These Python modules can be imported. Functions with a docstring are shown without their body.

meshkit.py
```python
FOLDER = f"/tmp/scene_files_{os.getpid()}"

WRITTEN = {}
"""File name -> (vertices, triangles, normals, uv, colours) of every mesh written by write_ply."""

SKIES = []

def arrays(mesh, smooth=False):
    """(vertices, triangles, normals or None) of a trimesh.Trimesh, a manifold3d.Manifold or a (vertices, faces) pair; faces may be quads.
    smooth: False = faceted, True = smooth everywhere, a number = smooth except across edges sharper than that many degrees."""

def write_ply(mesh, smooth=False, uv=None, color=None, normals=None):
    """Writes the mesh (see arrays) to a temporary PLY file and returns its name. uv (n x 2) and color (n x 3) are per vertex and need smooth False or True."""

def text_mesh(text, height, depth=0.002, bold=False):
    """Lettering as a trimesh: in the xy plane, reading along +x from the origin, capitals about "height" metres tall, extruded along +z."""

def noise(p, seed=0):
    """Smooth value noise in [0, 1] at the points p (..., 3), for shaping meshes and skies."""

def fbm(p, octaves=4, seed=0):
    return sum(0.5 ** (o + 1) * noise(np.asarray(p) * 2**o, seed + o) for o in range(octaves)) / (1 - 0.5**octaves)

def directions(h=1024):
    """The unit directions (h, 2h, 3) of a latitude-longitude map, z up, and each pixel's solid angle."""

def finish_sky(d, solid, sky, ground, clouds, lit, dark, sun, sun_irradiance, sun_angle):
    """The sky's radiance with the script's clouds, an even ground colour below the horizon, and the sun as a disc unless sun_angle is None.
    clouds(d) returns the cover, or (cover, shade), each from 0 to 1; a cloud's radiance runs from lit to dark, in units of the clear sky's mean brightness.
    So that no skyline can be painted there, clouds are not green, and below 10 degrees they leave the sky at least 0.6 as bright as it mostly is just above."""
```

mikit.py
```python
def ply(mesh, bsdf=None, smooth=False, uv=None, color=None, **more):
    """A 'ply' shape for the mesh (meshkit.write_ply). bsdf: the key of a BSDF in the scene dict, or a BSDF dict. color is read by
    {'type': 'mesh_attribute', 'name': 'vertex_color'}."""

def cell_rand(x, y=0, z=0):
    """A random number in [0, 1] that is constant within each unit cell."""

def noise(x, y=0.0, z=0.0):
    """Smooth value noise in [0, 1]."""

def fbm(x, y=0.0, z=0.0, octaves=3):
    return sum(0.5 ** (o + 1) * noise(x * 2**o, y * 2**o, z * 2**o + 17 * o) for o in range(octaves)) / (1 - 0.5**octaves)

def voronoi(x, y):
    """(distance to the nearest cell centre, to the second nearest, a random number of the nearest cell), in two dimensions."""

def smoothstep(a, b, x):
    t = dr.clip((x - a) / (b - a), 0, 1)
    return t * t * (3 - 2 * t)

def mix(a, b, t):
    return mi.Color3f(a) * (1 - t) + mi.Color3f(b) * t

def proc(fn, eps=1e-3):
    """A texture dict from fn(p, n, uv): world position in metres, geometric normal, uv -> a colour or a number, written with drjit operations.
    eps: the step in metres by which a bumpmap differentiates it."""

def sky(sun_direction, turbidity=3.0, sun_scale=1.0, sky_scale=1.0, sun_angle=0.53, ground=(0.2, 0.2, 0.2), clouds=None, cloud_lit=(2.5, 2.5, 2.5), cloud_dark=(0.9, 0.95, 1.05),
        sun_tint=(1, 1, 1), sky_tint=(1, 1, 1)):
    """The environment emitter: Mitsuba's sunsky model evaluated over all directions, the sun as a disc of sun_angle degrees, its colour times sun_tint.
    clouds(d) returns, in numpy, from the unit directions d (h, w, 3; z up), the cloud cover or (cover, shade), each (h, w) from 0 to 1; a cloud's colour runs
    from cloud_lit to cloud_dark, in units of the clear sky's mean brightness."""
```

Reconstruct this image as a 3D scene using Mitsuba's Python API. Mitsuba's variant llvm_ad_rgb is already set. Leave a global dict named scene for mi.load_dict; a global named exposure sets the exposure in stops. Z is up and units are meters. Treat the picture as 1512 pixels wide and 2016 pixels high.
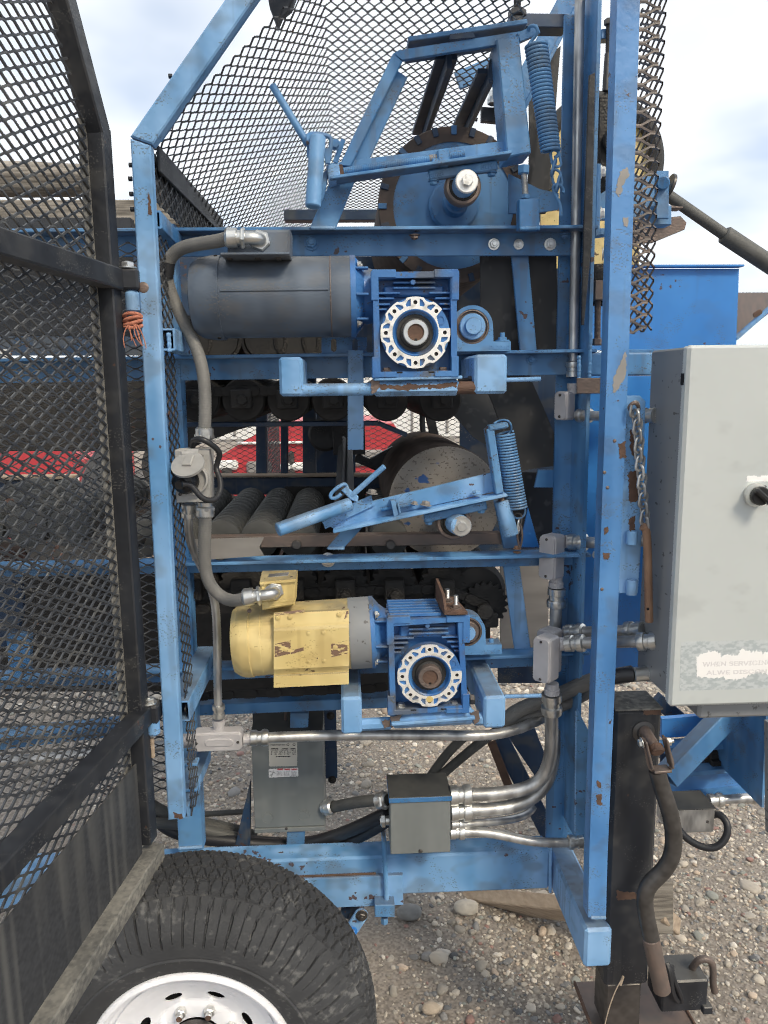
import math, random
import numpy as np, trimesh, drjit as dr, mitsuba as mi, manifold3d as m3
from shapely.geometry import Polygon, Point, box as sbox
from shapely import affinity
from shapely.ops import unary_union
import mikit, meshkit
from mikit import noise, fbm, smoothstep, mix, proc

scene, labels = {'type': 'scene'}, {}
random.seed(7)
RNG = np.random.default_rng(11)

# ------------------------------------------------------------------ camera, sky, exposure
# World: x along the machine's side, y away from the camera, z up, metres. FOC is the lens in pixels of the 1512 x 2016 photograph.
H, FOC = 1.84, 1500.0
def unit(v):
    v = np.asarray(v, float)
    return v / np.linalg.norm(v)
_y = unit([-76, -251, FOC])                      # the machine's depth direction seen from the camera
_d = np.array([121, 10042, FOC]); _d = unit(_d - _y * (_d @ _y))
_x = np.cross(_d, _y)
RIGHT, DOWN, FWD = (np.array([_x[k], _y[k], -_d[k]]) for k in range(3))
CAM = np.array([0, 0, H])
T = mi.ScalarTransform4f
scene['camera'] = {'type': 'perspective', 'fov_axis': 'x', 'fov': math.degrees(2 * math.atan(756 / FOC)), 'near_clip': 0.02, 'far_clip': 2000.0,
                   'to_world': T().look_at(origin=CAM.tolist(), target=(CAM + FWD).tolist(), up=(-DOWN).tolist())}
def cloud_cover(d):
    w = d / np.maximum(d[..., 2:3] + 0.22, 0.05)
    w = w * np.array([1.0, 1.0, 0.0]) * 1.18
    n = meshkit.fbm(w + np.array([44.744, 53.685, 0.0]), 5, 3)
    n2 = meshkit.fbm(w * 2.3 + np.array([15.359, 21.952, 0.0]), 5, 8)
    cover = np.clip((0.65 * n + 0.35 * n2 - 0.34) / 0.16, 0, 1)
    return 0.52 + 0.48 * cover, np.clip((n2 - 0.5) / 0.4, 0, 1) * 0.35
scene['sky'] = mikit.sky([0.46, -0.72, 0.80], turbidity=3, sun_scale=0.46, sun_angle=14, sun_tint=(0.94, 1.0, 1.06), sky_tint=(0.96, 1.0, 1.05), sky_scale=1.0, clouds=cloud_cover,
                         cloud_lit=(2.62, 2.75, 2.88), cloud_dark=(1.7, 1.87, 2.15))
exposure = 2.15

def at(u, v, Y):
    """The point at depth Y that the photograph shows at pixel (u, v)."""
    d = FWD * FOC + RIGHT * (u - 756) + DOWN * (v - 1008)
    return CAM + d * (Y / d[1])
def rad(r, P):
    """Metres of r pixels at the point P."""
    return r * float((np.asarray(P) - CAM) @ FWD) / FOC
def px(P):
    q = np.asarray(P) - CAM
    return 756 + FOC * (q @ RIGHT) / (q @ FWD), 1008 + FOC * (q @ DOWN) / (q @ FWD)
def lerp(a, b, t): return np.asarray(a, float) * (1 - t) + np.asarray(b, float) * t

# ------------------------------------------------------------------ naming
_used = set()
def key_for(name, parent=None):
    base = (parent + '__' + name) if parent else name
    k, i = base, 0
    while k in _used:
        i += 1
        k = f'{base}_{i:03d}'
    _used.add(k)
    return k
def thing(name, label, cat, group=None):
    k = key_for(name)
    labels[k] = {'label': label, 'category': cat}
    if group: labels[k]['group'] = group
    return k
def obj(name, mesh, mat, parent=None, label=None, cat=None, group=None, kind=None, smooth=35, color=None):
    if isinstance(mesh, (list, tuple)) and mesh and hasattr(mesh[0], 'faces'):
        mesh = trimesh.util.concatenate(list(mesh))
    k = key_for(name, parent)
    scene[k] = mikit.ply(mesh, mat, smooth=smooth, color=color)
    d = {a: b for a, b in (('label', label), ('category', cat), ('group', group), ('kind', kind)) if b}
    if d: labels[k] = d
    return k

# ------------------------------------------------------------------ shapes
def hull(pts):
    m = m3.Manifold.hull_points(np.asarray(pts, float)).to_mesh()
    return trimesh.Trimesh(np.array(m.vert_properties[:, :3]), np.array(m.tri_verts), process=False)
def tri(m):
    m = m.to_mesh()
    return trimesh.Trimesh(np.array(m.vert_properties[:, :3]), np.array(m.tri_verts), process=False)
def prism(P2, o, ex, ey, ez, t, bev=0.0012):
    """A convex or concave outline P2 in the plane (ex, ey) at o, thickness t along ez; convex outlines get chamfered edges."""
    pg = P2 if isinstance(P2, Polygon) else Polygon(P2)
    if not pg.is_valid: pg = pg.buffer(0)
    M = np.array([ex, ey, ez])
    convex = len(pg.interiors) == 0 and pg.area > 0.9995 * pg.convex_hull.area
    if convex and bev:
        b = min(bev, t * 0.35)
        ins = pg.buffer(-b, join_style=2)
        if ins.is_empty or ins.geom_type != 'Polygon': ins = affinity.scale(pg, 0.8, 0.8)
        a, i = np.array(pg.exterior.coords)[:-1], np.array(ins.exterior.coords)[:-1]
        pts = [np.c_[q, np.full(len(q), h)] for q, h in ((i, 0), (a, b), (a, t - b), (i, t))]
        m = hull(np.vstack(pts))
    else:
        m = trimesh.creation.extrude_polygon(pg, t, engine='earcut')
    m.vertices = m.vertices @ M + np.asarray(o)
    if np.dot(np.cross(ex, ey), ez) < 0: m.invert()
    return m
EX, EY, EZ = np.eye(3)
def plate(poly, Y, t, bev=0.0012):
    """A plate whose front face lies at depth Y with the outline given in photograph pixels; t metres thick."""
    P = np.array([at(u, v, Y) for u, v in poly])
    return prism(P[:, [0, 2]], [0, Y, 0], EX, EZ, EY, t, bev)
def pbox(u0, v0, u1, v1, Y, t, bev=0.0015):
    return plate([(u0, v0), (u1, v0), (u1, v1), (u0, v1)], Y, t, bev)
def bbox(x0, x1, y0, y1, z0, z1, b=0.0015):
    pts = []
    b = min(b, (x1 - x0) / 3, (y1 - y0) / 3, (z1 - z0) / 3)
    for s in ((b, b, 0), (b, 0, b), (0, b, b)):
        for x in (x0 + s[0], x1 - s[0]):
            for y in (y0 + s[1], y1 - s[1]):
                for z in (z0 + s[2], z1 - s[2]): pts.append((x, y, z))
    return hull(pts)
def rbox(c, ax, half, b=0.0015):
    m = bbox(-half[0], half[0], -half[1], half[1], -half[2], half[2], b)
    m.vertices = m.vertices @ np.array(ax) + np.asarray(c)
    return m
def frame_of(d, up=(0, 0, 1)):
    d = unit(d)
    s = np.cross(d, up)
    if np.linalg.norm(s) < 1e-3: s = np.cross(d, (0, 1, 0))
    s = unit(s)
    return d, s, np.cross(s, d)
def bar(P, Q, w, t, up=(0, 1, 0), b=0.0015):
    """A square-edged bar from P to Q: w across (in the plane normal to up), t along up."""
    P, Q = np.asarray(P, float), np.asarray(Q, float)
    d, s, u = frame_of(Q - P, up)
    return rbox((P + Q) / 2, (d, s, u), (np.linalg.norm(Q - P) / 2, w / 2, t / 2), b)
def hollow(P, Q, w, h, wall=0.004, up=(0, 0, 1)):
    P, Q = np.asarray(P, float), np.asarray(Q, float)
    d, s, u = frame_of(Q - P, up)
    r = min(w, h) * 0.1
    o = sbox(-w / 2 + r, -h / 2 + r, w / 2 - r, h / 2 - r).buffer(r, quad_segs=3)
    i = sbox(-w / 2 + r, -h / 2 + r, w / 2 - r, h / 2 - r).buffer(r - wall, quad_segs=3)
    return prism(o.difference(i), P, s, u, d, np.linalg.norm(Q - P), 0)
def smooth_path(pts, step=0.01):
    from scipy.interpolate import CubicSpline
    p = np.asarray(pts, float)
    if len(p) == 2:
        n = max(2, int(np.linalg.norm(p[1] - p[0]) / step))
        return p[0] + (p[1] - p[0]) * np.linspace(0, 1, n)[:, None]
    t = np.r_[0, np.cumsum(np.sqrt(np.linalg.norm(np.diff(p, axis=0), axis=1)))]
    cs = CubicSpline(t, p)
    tt = np.linspace(0, t[-1], 400)
    q = cs(tt)
    L = np.r_[0, np.cumsum(np.linalg.norm(np.diff(q, axis=0), axis=1))]
    n = max(4, int(L[-1] / step))
    return cs(np.interp(np.linspace(0, L[-1], n), L, tt))
def sweep(path, r, sides=12, closed=False, caps=True):
    p = np.asarray(path, float)
    n = len(p)
    r = np.broadcast_to(r, (n,))
    t = np.roll(p, -1, 0) - np.roll(p, 1, 0) if closed else np.gradient(p, axis=0)
    t /= np.linalg.norm(t, axis=1, keepdims=True) + 1e-12
    a = np.zeros_like(p)
    a[0] = unit(np.cross(t[0], [0.31, 0.42, 0.85] if abs(t[0][2]) < 0.8 else [0.9, 0.4, 0.1]))
    for i in range(1, n):
        v = a[i - 1] - t[i] * (a[i - 1] @ t[i])
        a[i] = v / (np.linalg.norm(v) + 1e-12)
    b = np.cross(t, a)
    ang = np.arange(sides) * 2 * np.pi / sides
    V = p[:, None] + r[:, None, None] * (np.cos(ang)[None, :, None] * a[:, None] + np.sin(ang)[None, :, None] * b[:, None])
    V = V.reshape(-1, 3)
    ii = np.arange(n if closed else n - 1)
    i, j = np.meshgrid(ii, np.arange(sides), indexing='ij')
    i2 = (i + 1) % n
    q = np.stack([i * sides + j, i * sides + (j + 1) % sides, i2 * sides + (j + 1) % sides, i2 * sides + j], -1).reshape(-1, 4)
    F = np.vstack([q[:, [0, 1, 2]], q[:, [0, 2, 3]]])
    if caps and not closed:
        c0, c1 = len(V), len(V) + 1
        V = np.vstack([V, p[0], p[-1]])
        k = np.arange(sides)
        F = np.vstack([F, np.c_[np.full(sides, c0), (k + 1) % sides, k], np.c_[np.full(sides, c1), (n - 1) * sides + k, (n - 1) * sides + (k + 1) % sides]])
    return trimesh.Trimesh(V, F, process=False)
def tube(pts, r, sides=14, step=0.012):
    return sweep(smooth_path(pts, step), r, sides)
def flex(pts, r, pitch=0.0055, sides=14):
    p = smooth_path(pts, pitch / 4)
    return sweep(p, r * (1 + 0.022 * np.sin(np.arange(len(p)) * np.pi / 2)), sides)
def lathe(prof, o, axis, n=48, caps=True):
    """Profile [(radius, height)] turned about the axis through o."""
    d, s, u = frame_of(axis, (0, 0, 1))
    pr = np.asarray(prof, float)
    ang = np.arange(n) * 2 * np.pi / n
    V = np.asarray(o) + pr[:, None, 1:2] * d + pr[:, None, 0:1] * (np.cos(ang)[None, :, None] * s + np.sin(ang)[None, :, None] * u)
    m = len(pr)
    V = V.reshape(-1, 3)
    i, j = np.meshgrid(np.arange(m - 1), np.arange(n), indexing='ij')
    q = np.stack([i * n + j, i * n + (j + 1) % n, (i + 1) * n + (j + 1) % n, (i + 1) * n + j], -1).reshape(-1, 4)
    F = np.vstack([q[:, [0, 2, 1]], q[:, [0, 3, 2]]])
    if caps:
        k = np.arange(n)
        V = np.vstack([V, np.asarray(o) + pr[0, 1] * d, np.asarray(o) + pr[-1, 1] * d])
        F = np.vstack([F, np.c_[np.full(n, len(V) - 2), k, (k + 1) % n], np.c_[np.full(n, len(V) - 1), (m - 1) * n + (k + 1) % n, (m - 1) * n + k]])
    mesh = trimesh.Trimesh(V, F, process=False)
    if mesh.volume < 0: mesh.invert()
    return mesh
def rod(P, Q, r, n=20, b=None):
    P, Q = np.asarray(P, float), np.asarray(Q, float)
    L = np.linalg.norm(Q - P)
    b = min(r, L) * 0.15 if b is None else b
    return lathe([(r - b, 0), (r, b), (r, L - b), (r - b, L)], P, Q - P, n)
def thread(P, Q, r, pitch=0.0028, n=14):
    P, Q = np.asarray(P, float), np.asarray(Q, float)
    L = np.linalg.norm(Q - P)
    k = max(4, int(L / pitch * 2))
    return lathe([(r * (1.0 if i % 2 else 0.86), L * i / k) for i in range(k + 1)], P, Q - P, n)
def nut(P, axis, r, h, turn=0.3):
    d, s, u = frame_of(axis)
    a = np.arange(6) * np.pi / 3 + turn
    hexa = [(r * math.cos(x), r * math.sin(x)) for x in a]
    return prism(hexa, P, s, u, d, h, r * 0.12)
def bolt(P, axis, r, h=None, washer=True, stud=0.0, turn=0.3):
    """A bolt head or nut standing on P along axis; r is the hexagon's radius."""
    P, h = np.asarray(P, float), h or r * 0.75
    d = unit(axis)
    out = []
    if washer: out.append(lathe([(r * 1.35, 0), (r * 1.35, r * 0.14), (r * 1.28, r * 0.2)], P, d, 20))
    out.append(nut(P + d * r * 0.18, d, r, h, turn))
    if stud: out.append(rod(P + d * h, P + d * (h + stud), r * 0.52, 12))
    return trimesh.util.concatenate(out)
FRONT = np.array([0, -1.0, 0])
def coil(P, Q, r, wire, turns, sides=9, taper=1.0):
    P, Q = np.asarray(P, float), np.asarray(Q, float)
    d, s, u = frame_of(Q - P, (0, 1, 0))
    n = int(turns * 22)
    t = np.linspace(0, 1, n)
    a = t * turns * 2 * np.pi
    R = r * (1 + (taper - 1) * t)
    p = P + (Q - P) * t[:, None] + R[:, None] * (np.cos(a)[:, None] * s + np.sin(a)[:, None] * u)
    return sweep(p, wire, sides)
def chain_link(c, d, n, L, W, r):
    """One chain link centred at c, long along d, flat in the plane (d, n)."""
    d, n = unit(d), unit(n)
    a = np.linspace(0, 2 * np.pi, 28, endpoint=False)
    h = (L - W) / 2
    p = [np.asarray(c) + d * (np.cos(x) * W / 2 + np.sign(np.cos(x)) * h) + n * np.sin(x) * W / 2 for x in a]
    return sweep(p, r, 7, closed=True)
def expanded(o, eu, ev, U, V, lwd=0.051, swd=0.0245, w=0.0024, t=0.0023, inside=None, phase=0.0, jitter=0.0):
    """Expanded metal: rows of zigzag strands, long way along eu over U metres, short way along ev over V. Each strand is a tilted ribbon of real section."""
    eu, ev = unit(eu), unit(ev)
    nn = np.cross(eu, ev)
    q = lwd / 2
    nu, nv = int(math.ceil(U / q)), int(math.ceil(V / swd))
    Vs, Fs = [], []
    base = 0
    bond = 0.17 * q
    for k in range(-1, nv + 1):
        for side in (0, 1):
            run = []
            def flush():
                nonlocal base, run
                if len(run) >= 2:
                    c = np.array(run)
                    g = np.gradient(c, axis=0); g /= np.linalg.norm(g, axis=1, keepdims=True)
                    s = np.cross(nn, g)
                    tilt = nn * 0.0003 * (1 if side else -1)
                    a = s * (w / 2) + tilt; b = nn * (t / 2)
                    ring = np.stack([c + a + b, c - a + b, c - a - b, c + a - b], 1).reshape(-1, 3)
                    m = len(c)
                    i, j = np.meshgrid(np.arange(m - 1), np.arange(4), indexing='ij')
                    f = np.stack([i * 4 + j, i * 4 + (j + 1) % 4, (i + 1) * 4 + (j + 1) % 4, (i + 1) * 4 + j], -1).reshape(-1, 4) + base
                    Vs.append(ring); Fs.append(f[:, [0, 2, 1]]); Fs.append(f[:, [0, 3, 2]])
                    base += len(ring)
                run = []
            for i in range(nu + 1):
                # a strand swings between the bond lines at v = k*swd and (k + 1/2)*swd
                high = (i % 2 == 1) == (side == 0)
                vv = (k + 0.5 * side + 0.5 * high + phase) * swd
                gap = w * 0.36 * (1 if high else -1)
                for du in (-bond, bond):
                    uu = i * q + du
                    v2 = vv - gap
                    if -1e-6 <= uu <= U and -1e-6 <= v2 <= V and (inside is None or inside(uu, v2)):
                        run.append(np.asarray(o) + eu * uu + ev * v2)
                    else:
                        flush()
            flush()
    return trimesh.Trimesh(np.vstack(Vs), np.vstack(Fs), process=False)
def lettering(text, c, ex, ey, height, depth=0.0008, bold=True, width=None):
    m = meshkit.text_mesh(text, height, depth, bold)
    lo, hi = m.bounds
    m.vertices -= [(lo[0] + hi[0]) / 2, (lo[1] + hi[1]) / 2, 0]
    if width: m.vertices[:, 0] *= width / (hi[0] - lo[0])
    ex, ey = unit(ex), unit(ey)
    m.vertices = m.vertices @ np.array([ex, ey, np.cross(ex, ey)]) + np.asarray(c)
    return m
def stadium(c, ex, ey, ez, L, W, t, bev=0.001):
    """A rounded-end plate, long along ex."""
    pg = sbox(-(L - W) / 2, -0.0001, (L - W) / 2, 0.0001).buffer(W / 2, quad_segs=8)
    return prism(pg, c, unit(ex), unit(ey), unit(ez), t, bev)
# ------------------------------------------------------------------ materials
def mat(name, fn, rough=0.5, metallic=0.0, bump=None, rough_fn=None, eps=1e-3, **more):
    b = {'type': 'principled', 'base_color': fn if isinstance(fn, dict) else proc(fn), 'roughness': proc(rough_fn) if rough_fn else rough, 'metallic': metallic, **more}
    if bump: b = {'type': 'bumpmap', 'bump_texture': proc(bump[0], eps), 'scale': bump[1], 'bsdf': b}
    scene[name] = {'type': 'twosided', 'bsdf': b}
def rgb(*c): return {'type': 'rgb', 'value': list(c)}
def flat(name, c, rough=0.5, metallic=0.0, **more): mat(name, rgb(*c), rough, metallic, **more)
RUST, RUST2 = (0.105, 0.052, 0.034), (0.05, 0.032, 0.026)
def paint(deep, faded, wear=0.5, dirt=(0.10, 0.10, 0.09), amount=0.25):
    def fn(p, n, uv):
        a = fbm(p.x * 5 + 3, p.y * 5, p.z * 5, 3)
        s = noise(p.x * 38, p.y * 38, p.z * 3.2)
        c = mix(deep, faded, smoothstep(0.25, 0.75, 0.65 * a + 0.35 * s))
        g = fbm(p.x * 17, p.y * 17 + 5, p.z * 17, 3)
        c = mix(c, dirt, amount * smoothstep(0.5, 0.72, g))
        sp = noise(p.x * 330, p.y * 330, p.z * 330) * smoothstep(0.35, 0.75, noise(p.x * 23, p.y * 23, p.z * 23 + 4))
        c = mix(c, dirt, (0.25 + amount) * smoothstep(0.62, 0.78, sp))
        c = mix(c, (0.115, 0.112, 0.105), smoothstep(0.55, 0.9, n.z) * (0.25 + 0.6 * fbm(p.x * 24, p.y * 24, p.z * 24, 3)))
        run = noise(p.x * 95, p.y * 95, 2.0) * noise(p.x * 11, p.y * 11, p.z * 5.5)
        c = mix(c, dirt, 0.7 * amount * smoothstep(0.42, 0.62, run))
        f = fbm(p.x * 70, p.y * 70, p.z * 60 + 9, 3)
        chip = smoothstep(0.665, 0.69, 0.6 * f + 0.4 * noise(p.x * 9 + 4, p.y * 9, p.z * 9) + 0.07 * (wear - 1.35))
        return mix(c, mix(RUST2, RUST, noise(p.x * 200, p.y * 200, p.z * 200)), chip * 0.9)
    return fn
def orange_peel(p, n, uv): return fbm(p.x * 90, p.y * 90, p.z * 90, 2)
def grain(p, n, uv): return fbm(p.x * 260, p.y * 260, p.z * 260, 2)
def rgh(lo, hi, f=20.0): return lambda p, n, uv: lo + (hi - lo) * fbm(p.x * f, p.y * f, p.z * f, 3)
mat('blue', paint((0.038, 0.148, 0.340), (0.118, 0.28, 0.515), 0.05, amount=0.38), bump=(orange_peel, 0.0006), rough_fn=rgh(0.32, 0.6), specular=0.5)
mat('blue_mid', paint((0.05, 0.172, 0.41), (0.105, 0.27, 0.56), 0.3, amount=0.25), bump=(orange_peel, 0.0006), rough_fn=rgh(0.3, 0.55), specular=0.5)
mat('blue_worn', paint((0.085, 0.24, 0.475), (0.24, 0.43, 0.695), 0.38, amount=0.35), bump=(orange_peel, 0.0010), rough_fn=rgh(0.35, 0.7), specular=0.45)
mat('blue_gear', paint((0.025, 0.115, 0.345), (0.062, 0.19, 0.435), 0.1, amount=0.75), bump=(grain, 0.0005), rough_fn=rgh(0.3, 0.6), specular=0.5)
mat('blue_bright', paint((0.025, 0.175, 0.52), (0.04, 0.22, 0.60), 0.0, amount=0.10), rough=0.38)
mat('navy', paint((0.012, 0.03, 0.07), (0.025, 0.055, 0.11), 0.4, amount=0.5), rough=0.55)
mat('black_paint', paint((0.013, 0.0145, 0.019), (0.026, 0.029, 0.036), 0.1, (0.10, 0.098, 0.092), 0.22), bump=(orange_peel, 0.0007), rough_fn=rgh(0.3, 0.65))
def dusty(p, n, uv):
    a = fbm(p.x * 9, p.y * 9, p.z * 9, 4)
    b = fbm(p.x * 110, p.y * 110, p.z * 110, 2)
    return mix((0.085, 0.085, 0.082), (0.24, 0.23, 0.205), smoothstep(0.3, 0.75, 0.6 * a + 0.4 * b))
mat('dusty_black', dusty, 0.8)
mat('mesh_black', paint((0.022, 0.0245, 0.030), (0.05, 0.054, 0.062), 0.2, (0.12, 0.118, 0.11), 0.5), rough_fn=rgh(0.35, 0.6))
mat('mesh_rust', paint((0.06, 0.05, 0.045), (0.12, 0.10, 0.09), 0.8, (0.2, 0.15, 0.12), 0.6), rough=0.5)
mat('motor_grey', paint((0.050, 0.069, 0.100), (0.125, 0.155, 0.20), 0.0, (0.12, 0.11, 0.10), 0.35), bump=(grain, 0.0004), rough_fn=rgh(0.3, 0.5), specular=0.6)
mat('yellow', paint((0.56, 0.43, 0.17), (0.66, 0.53, 0.245), 0.22, (0.40, 0.29, 0.11), 0.45), bump=(orange_peel, 0.0005), rough_fn=rgh(0.3, 0.5))
def maroon_wear(p, n, uv):
    c = mix((0.58, 0.45, 0.19), (0.66, 0.53, 0.25), fbm(p.x * 6, p.y * 6, p.z * 6, 3))
    f = 0.05 +  fbm(p.x * 60, p.y * 60, p.z * 150, 3)
    return mix(c, (0.13, 0.065, 0.055), 0.9 * smoothstep(0.40, 0.52, f))
mat('yellow_worn', maroon_wear, 0.5)
def galv(p, n, uv):
    a = fbm(p.x * 45, p.y * 45, p.z * 14, 3)
    return mix((0.30, 0.30, 0.30), (0.62, 0.62, 0.61), smoothstep(0.25, 0.75, a))
mat('galvanised', galv, metallic=0.75, rough_fn=rgh(0.28, 0.5, 40))
mat('zinc', lambda p, n, uv: mix((0.5, 0.5, 0.48), (0.78, 0.78, 0.76), fbm(p.x * 80, p.y * 80, p.z * 80, 3)), metallic=0.9, rough_fn=rgh(0.2, 0.42, 60))
mat('cast_grey', lambda p, n, uv: mix((0.37, 0.36, 0.37), (0.52, 0.505, 0.515), fbm(p.x * 25, p.y * 25, p.z * 25, 4)), 0.5, 0.15, bump=(grain, 0.0004))
mat('aluminium', lambda p, n, uv: mix((0.55, 0.54, 0.50), (0.84, 0.83, 0.80), smoothstep(0.25, 0.48, fbm(p.x * 70, p.y * 70, p.z * 70, 4))), metallic=0.45, rough=0.42)
mat('steel_dark', lambda p, n, uv: mix((0.05, 0.048, 0.046), (0.13, 0.12, 0.115), fbm(p.x * 50, p.y * 50, p.z * 50, 3)), metallic=0.6, rough_fn=rgh(0.3, 0.55, 50))
mat('grease_and_shade', lambda p, n, uv: mix((0.008, 0.008, 0.008), (0.032, 0.029, 0.027), fbm(p.x * 40, p.y * 40, p.z * 40, 4)), 0.6, bump=(grain, 0.003))  # black grease on the drives, also the colour of the added shade sheets
mat('rust', lambda p, n, uv: mix((0.05, 0.035, 0.03), (0.15, 0.083, 0.055), fbm(p.x * 45, p.y * 45, p.z * 45, 4)), 0.8, bump=(grain, 0.002))
mat('rust_steel', lambda p, n, uv: mix((0.11, 0.10, 0.095), (0.21, 0.15, 0.125), fbm(p.x * 30, p.y * 30, p.z * 30, 4)), 0.5, 0.4, bump=(grain, 0.0012))
mat('pin_rust', lambda p, n, uv: mix((0.18, 0.10, 0.065), (0.36, 0.22, 0.14), fbm(p.x * 40, p.y * 40, p.z * 18, 4)), 0.6, 0.2, bump=(grain, 0.001))
mat('rubber', lambda p, n, uv: mix((0.012, 0.012, 0.013), (0.036, 0.035, 0.034), fbm(p.x * 14, p.y * 14, p.z * 14, 4)), 0.6, bump=(grain, 0.001))
def tyre_fn(p, n, uv):
    a = fbm(p.x * 13, p.y * 13, p.z * 13, 4)
    b = fbm(p.x * 90, p.y * 90, p.z * 90, 3)
    c = mix((0.022, 0.0235, 0.027), (0.055, 0.057, 0.062), a)
    return mix(c, (0.17, 0.17, 0.167), 0.7 * smoothstep(0.55, 0.75, 0.5 * a + 0.5 * b))
mat('tyre', tyre_fn, 0.75, bump=(grain, 0.0015))
mat('hose', lambda p, n, uv: mix((0.10, 0.10, 0.098), (0.22, 0.215, 0.205), fbm(p.x * 22, p.y * 22, p.z * 12, 4)), 0.6)
mat('hose_dark', lambda p, n, uv: mix((0.05, 0.052, 0.05), (0.12, 0.12, 0.115), fbm(p.x * 22, p.y * 22, p.z * 22, 4)), 0.6)
flat('cable', (0.022, 0.023, 0.027), 0.45)
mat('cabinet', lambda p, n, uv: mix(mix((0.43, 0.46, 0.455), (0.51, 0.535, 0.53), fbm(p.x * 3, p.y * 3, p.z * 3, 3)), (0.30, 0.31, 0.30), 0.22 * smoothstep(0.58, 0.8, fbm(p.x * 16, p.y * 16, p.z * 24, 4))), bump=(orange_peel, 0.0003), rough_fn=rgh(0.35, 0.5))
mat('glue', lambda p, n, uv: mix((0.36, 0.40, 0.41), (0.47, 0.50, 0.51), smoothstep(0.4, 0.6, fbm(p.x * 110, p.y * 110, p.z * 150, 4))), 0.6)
mat('cabinet_side', lambda p, n, uv: mix(mix((0.19, 0.20, 0.21), (0.26, 0.27, 0.28), fbm(p.x * 4, p.y * 4, p.z * 4, 3)), (0.11, 0.11, 0.11), smoothstep(0.70, 0.76, fbm(p.x * 90, p.y * 60, p.z * 75, 3))), 0.45)  # darker copy of the cabinet grey, the side's shade put into the colour
mat('box_grey', lambda p, n, uv: mix(mix((0.15, 0.165, 0.165), (0.215, 0.23, 0.23), fbm(p.x * 30, p.y * 30, p.z * 3, 3)), (0.30, 0.31, 0.30), 0.3 * smoothstep(0.6, 0.75, fbm(p.x * 12, p.y * 12, p.z * 12, 3))), 0.5, 0.1)
mat('box_dark', lambda p, n, uv: mix((0.025, 0.027, 0.03), (0.075, 0.075, 0.07), fbm(p.x * 16, p.y * 16, p.z * 16, 4)), 0.6)
mat('outlet_grey', lambda p, n, uv: mix((0.30, 0.295, 0.285), (0.46, 0.45, 0.43), fbm(p.x * 40, p.y * 40, p.z * 40, 4)), 0.45, 0.2)
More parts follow.
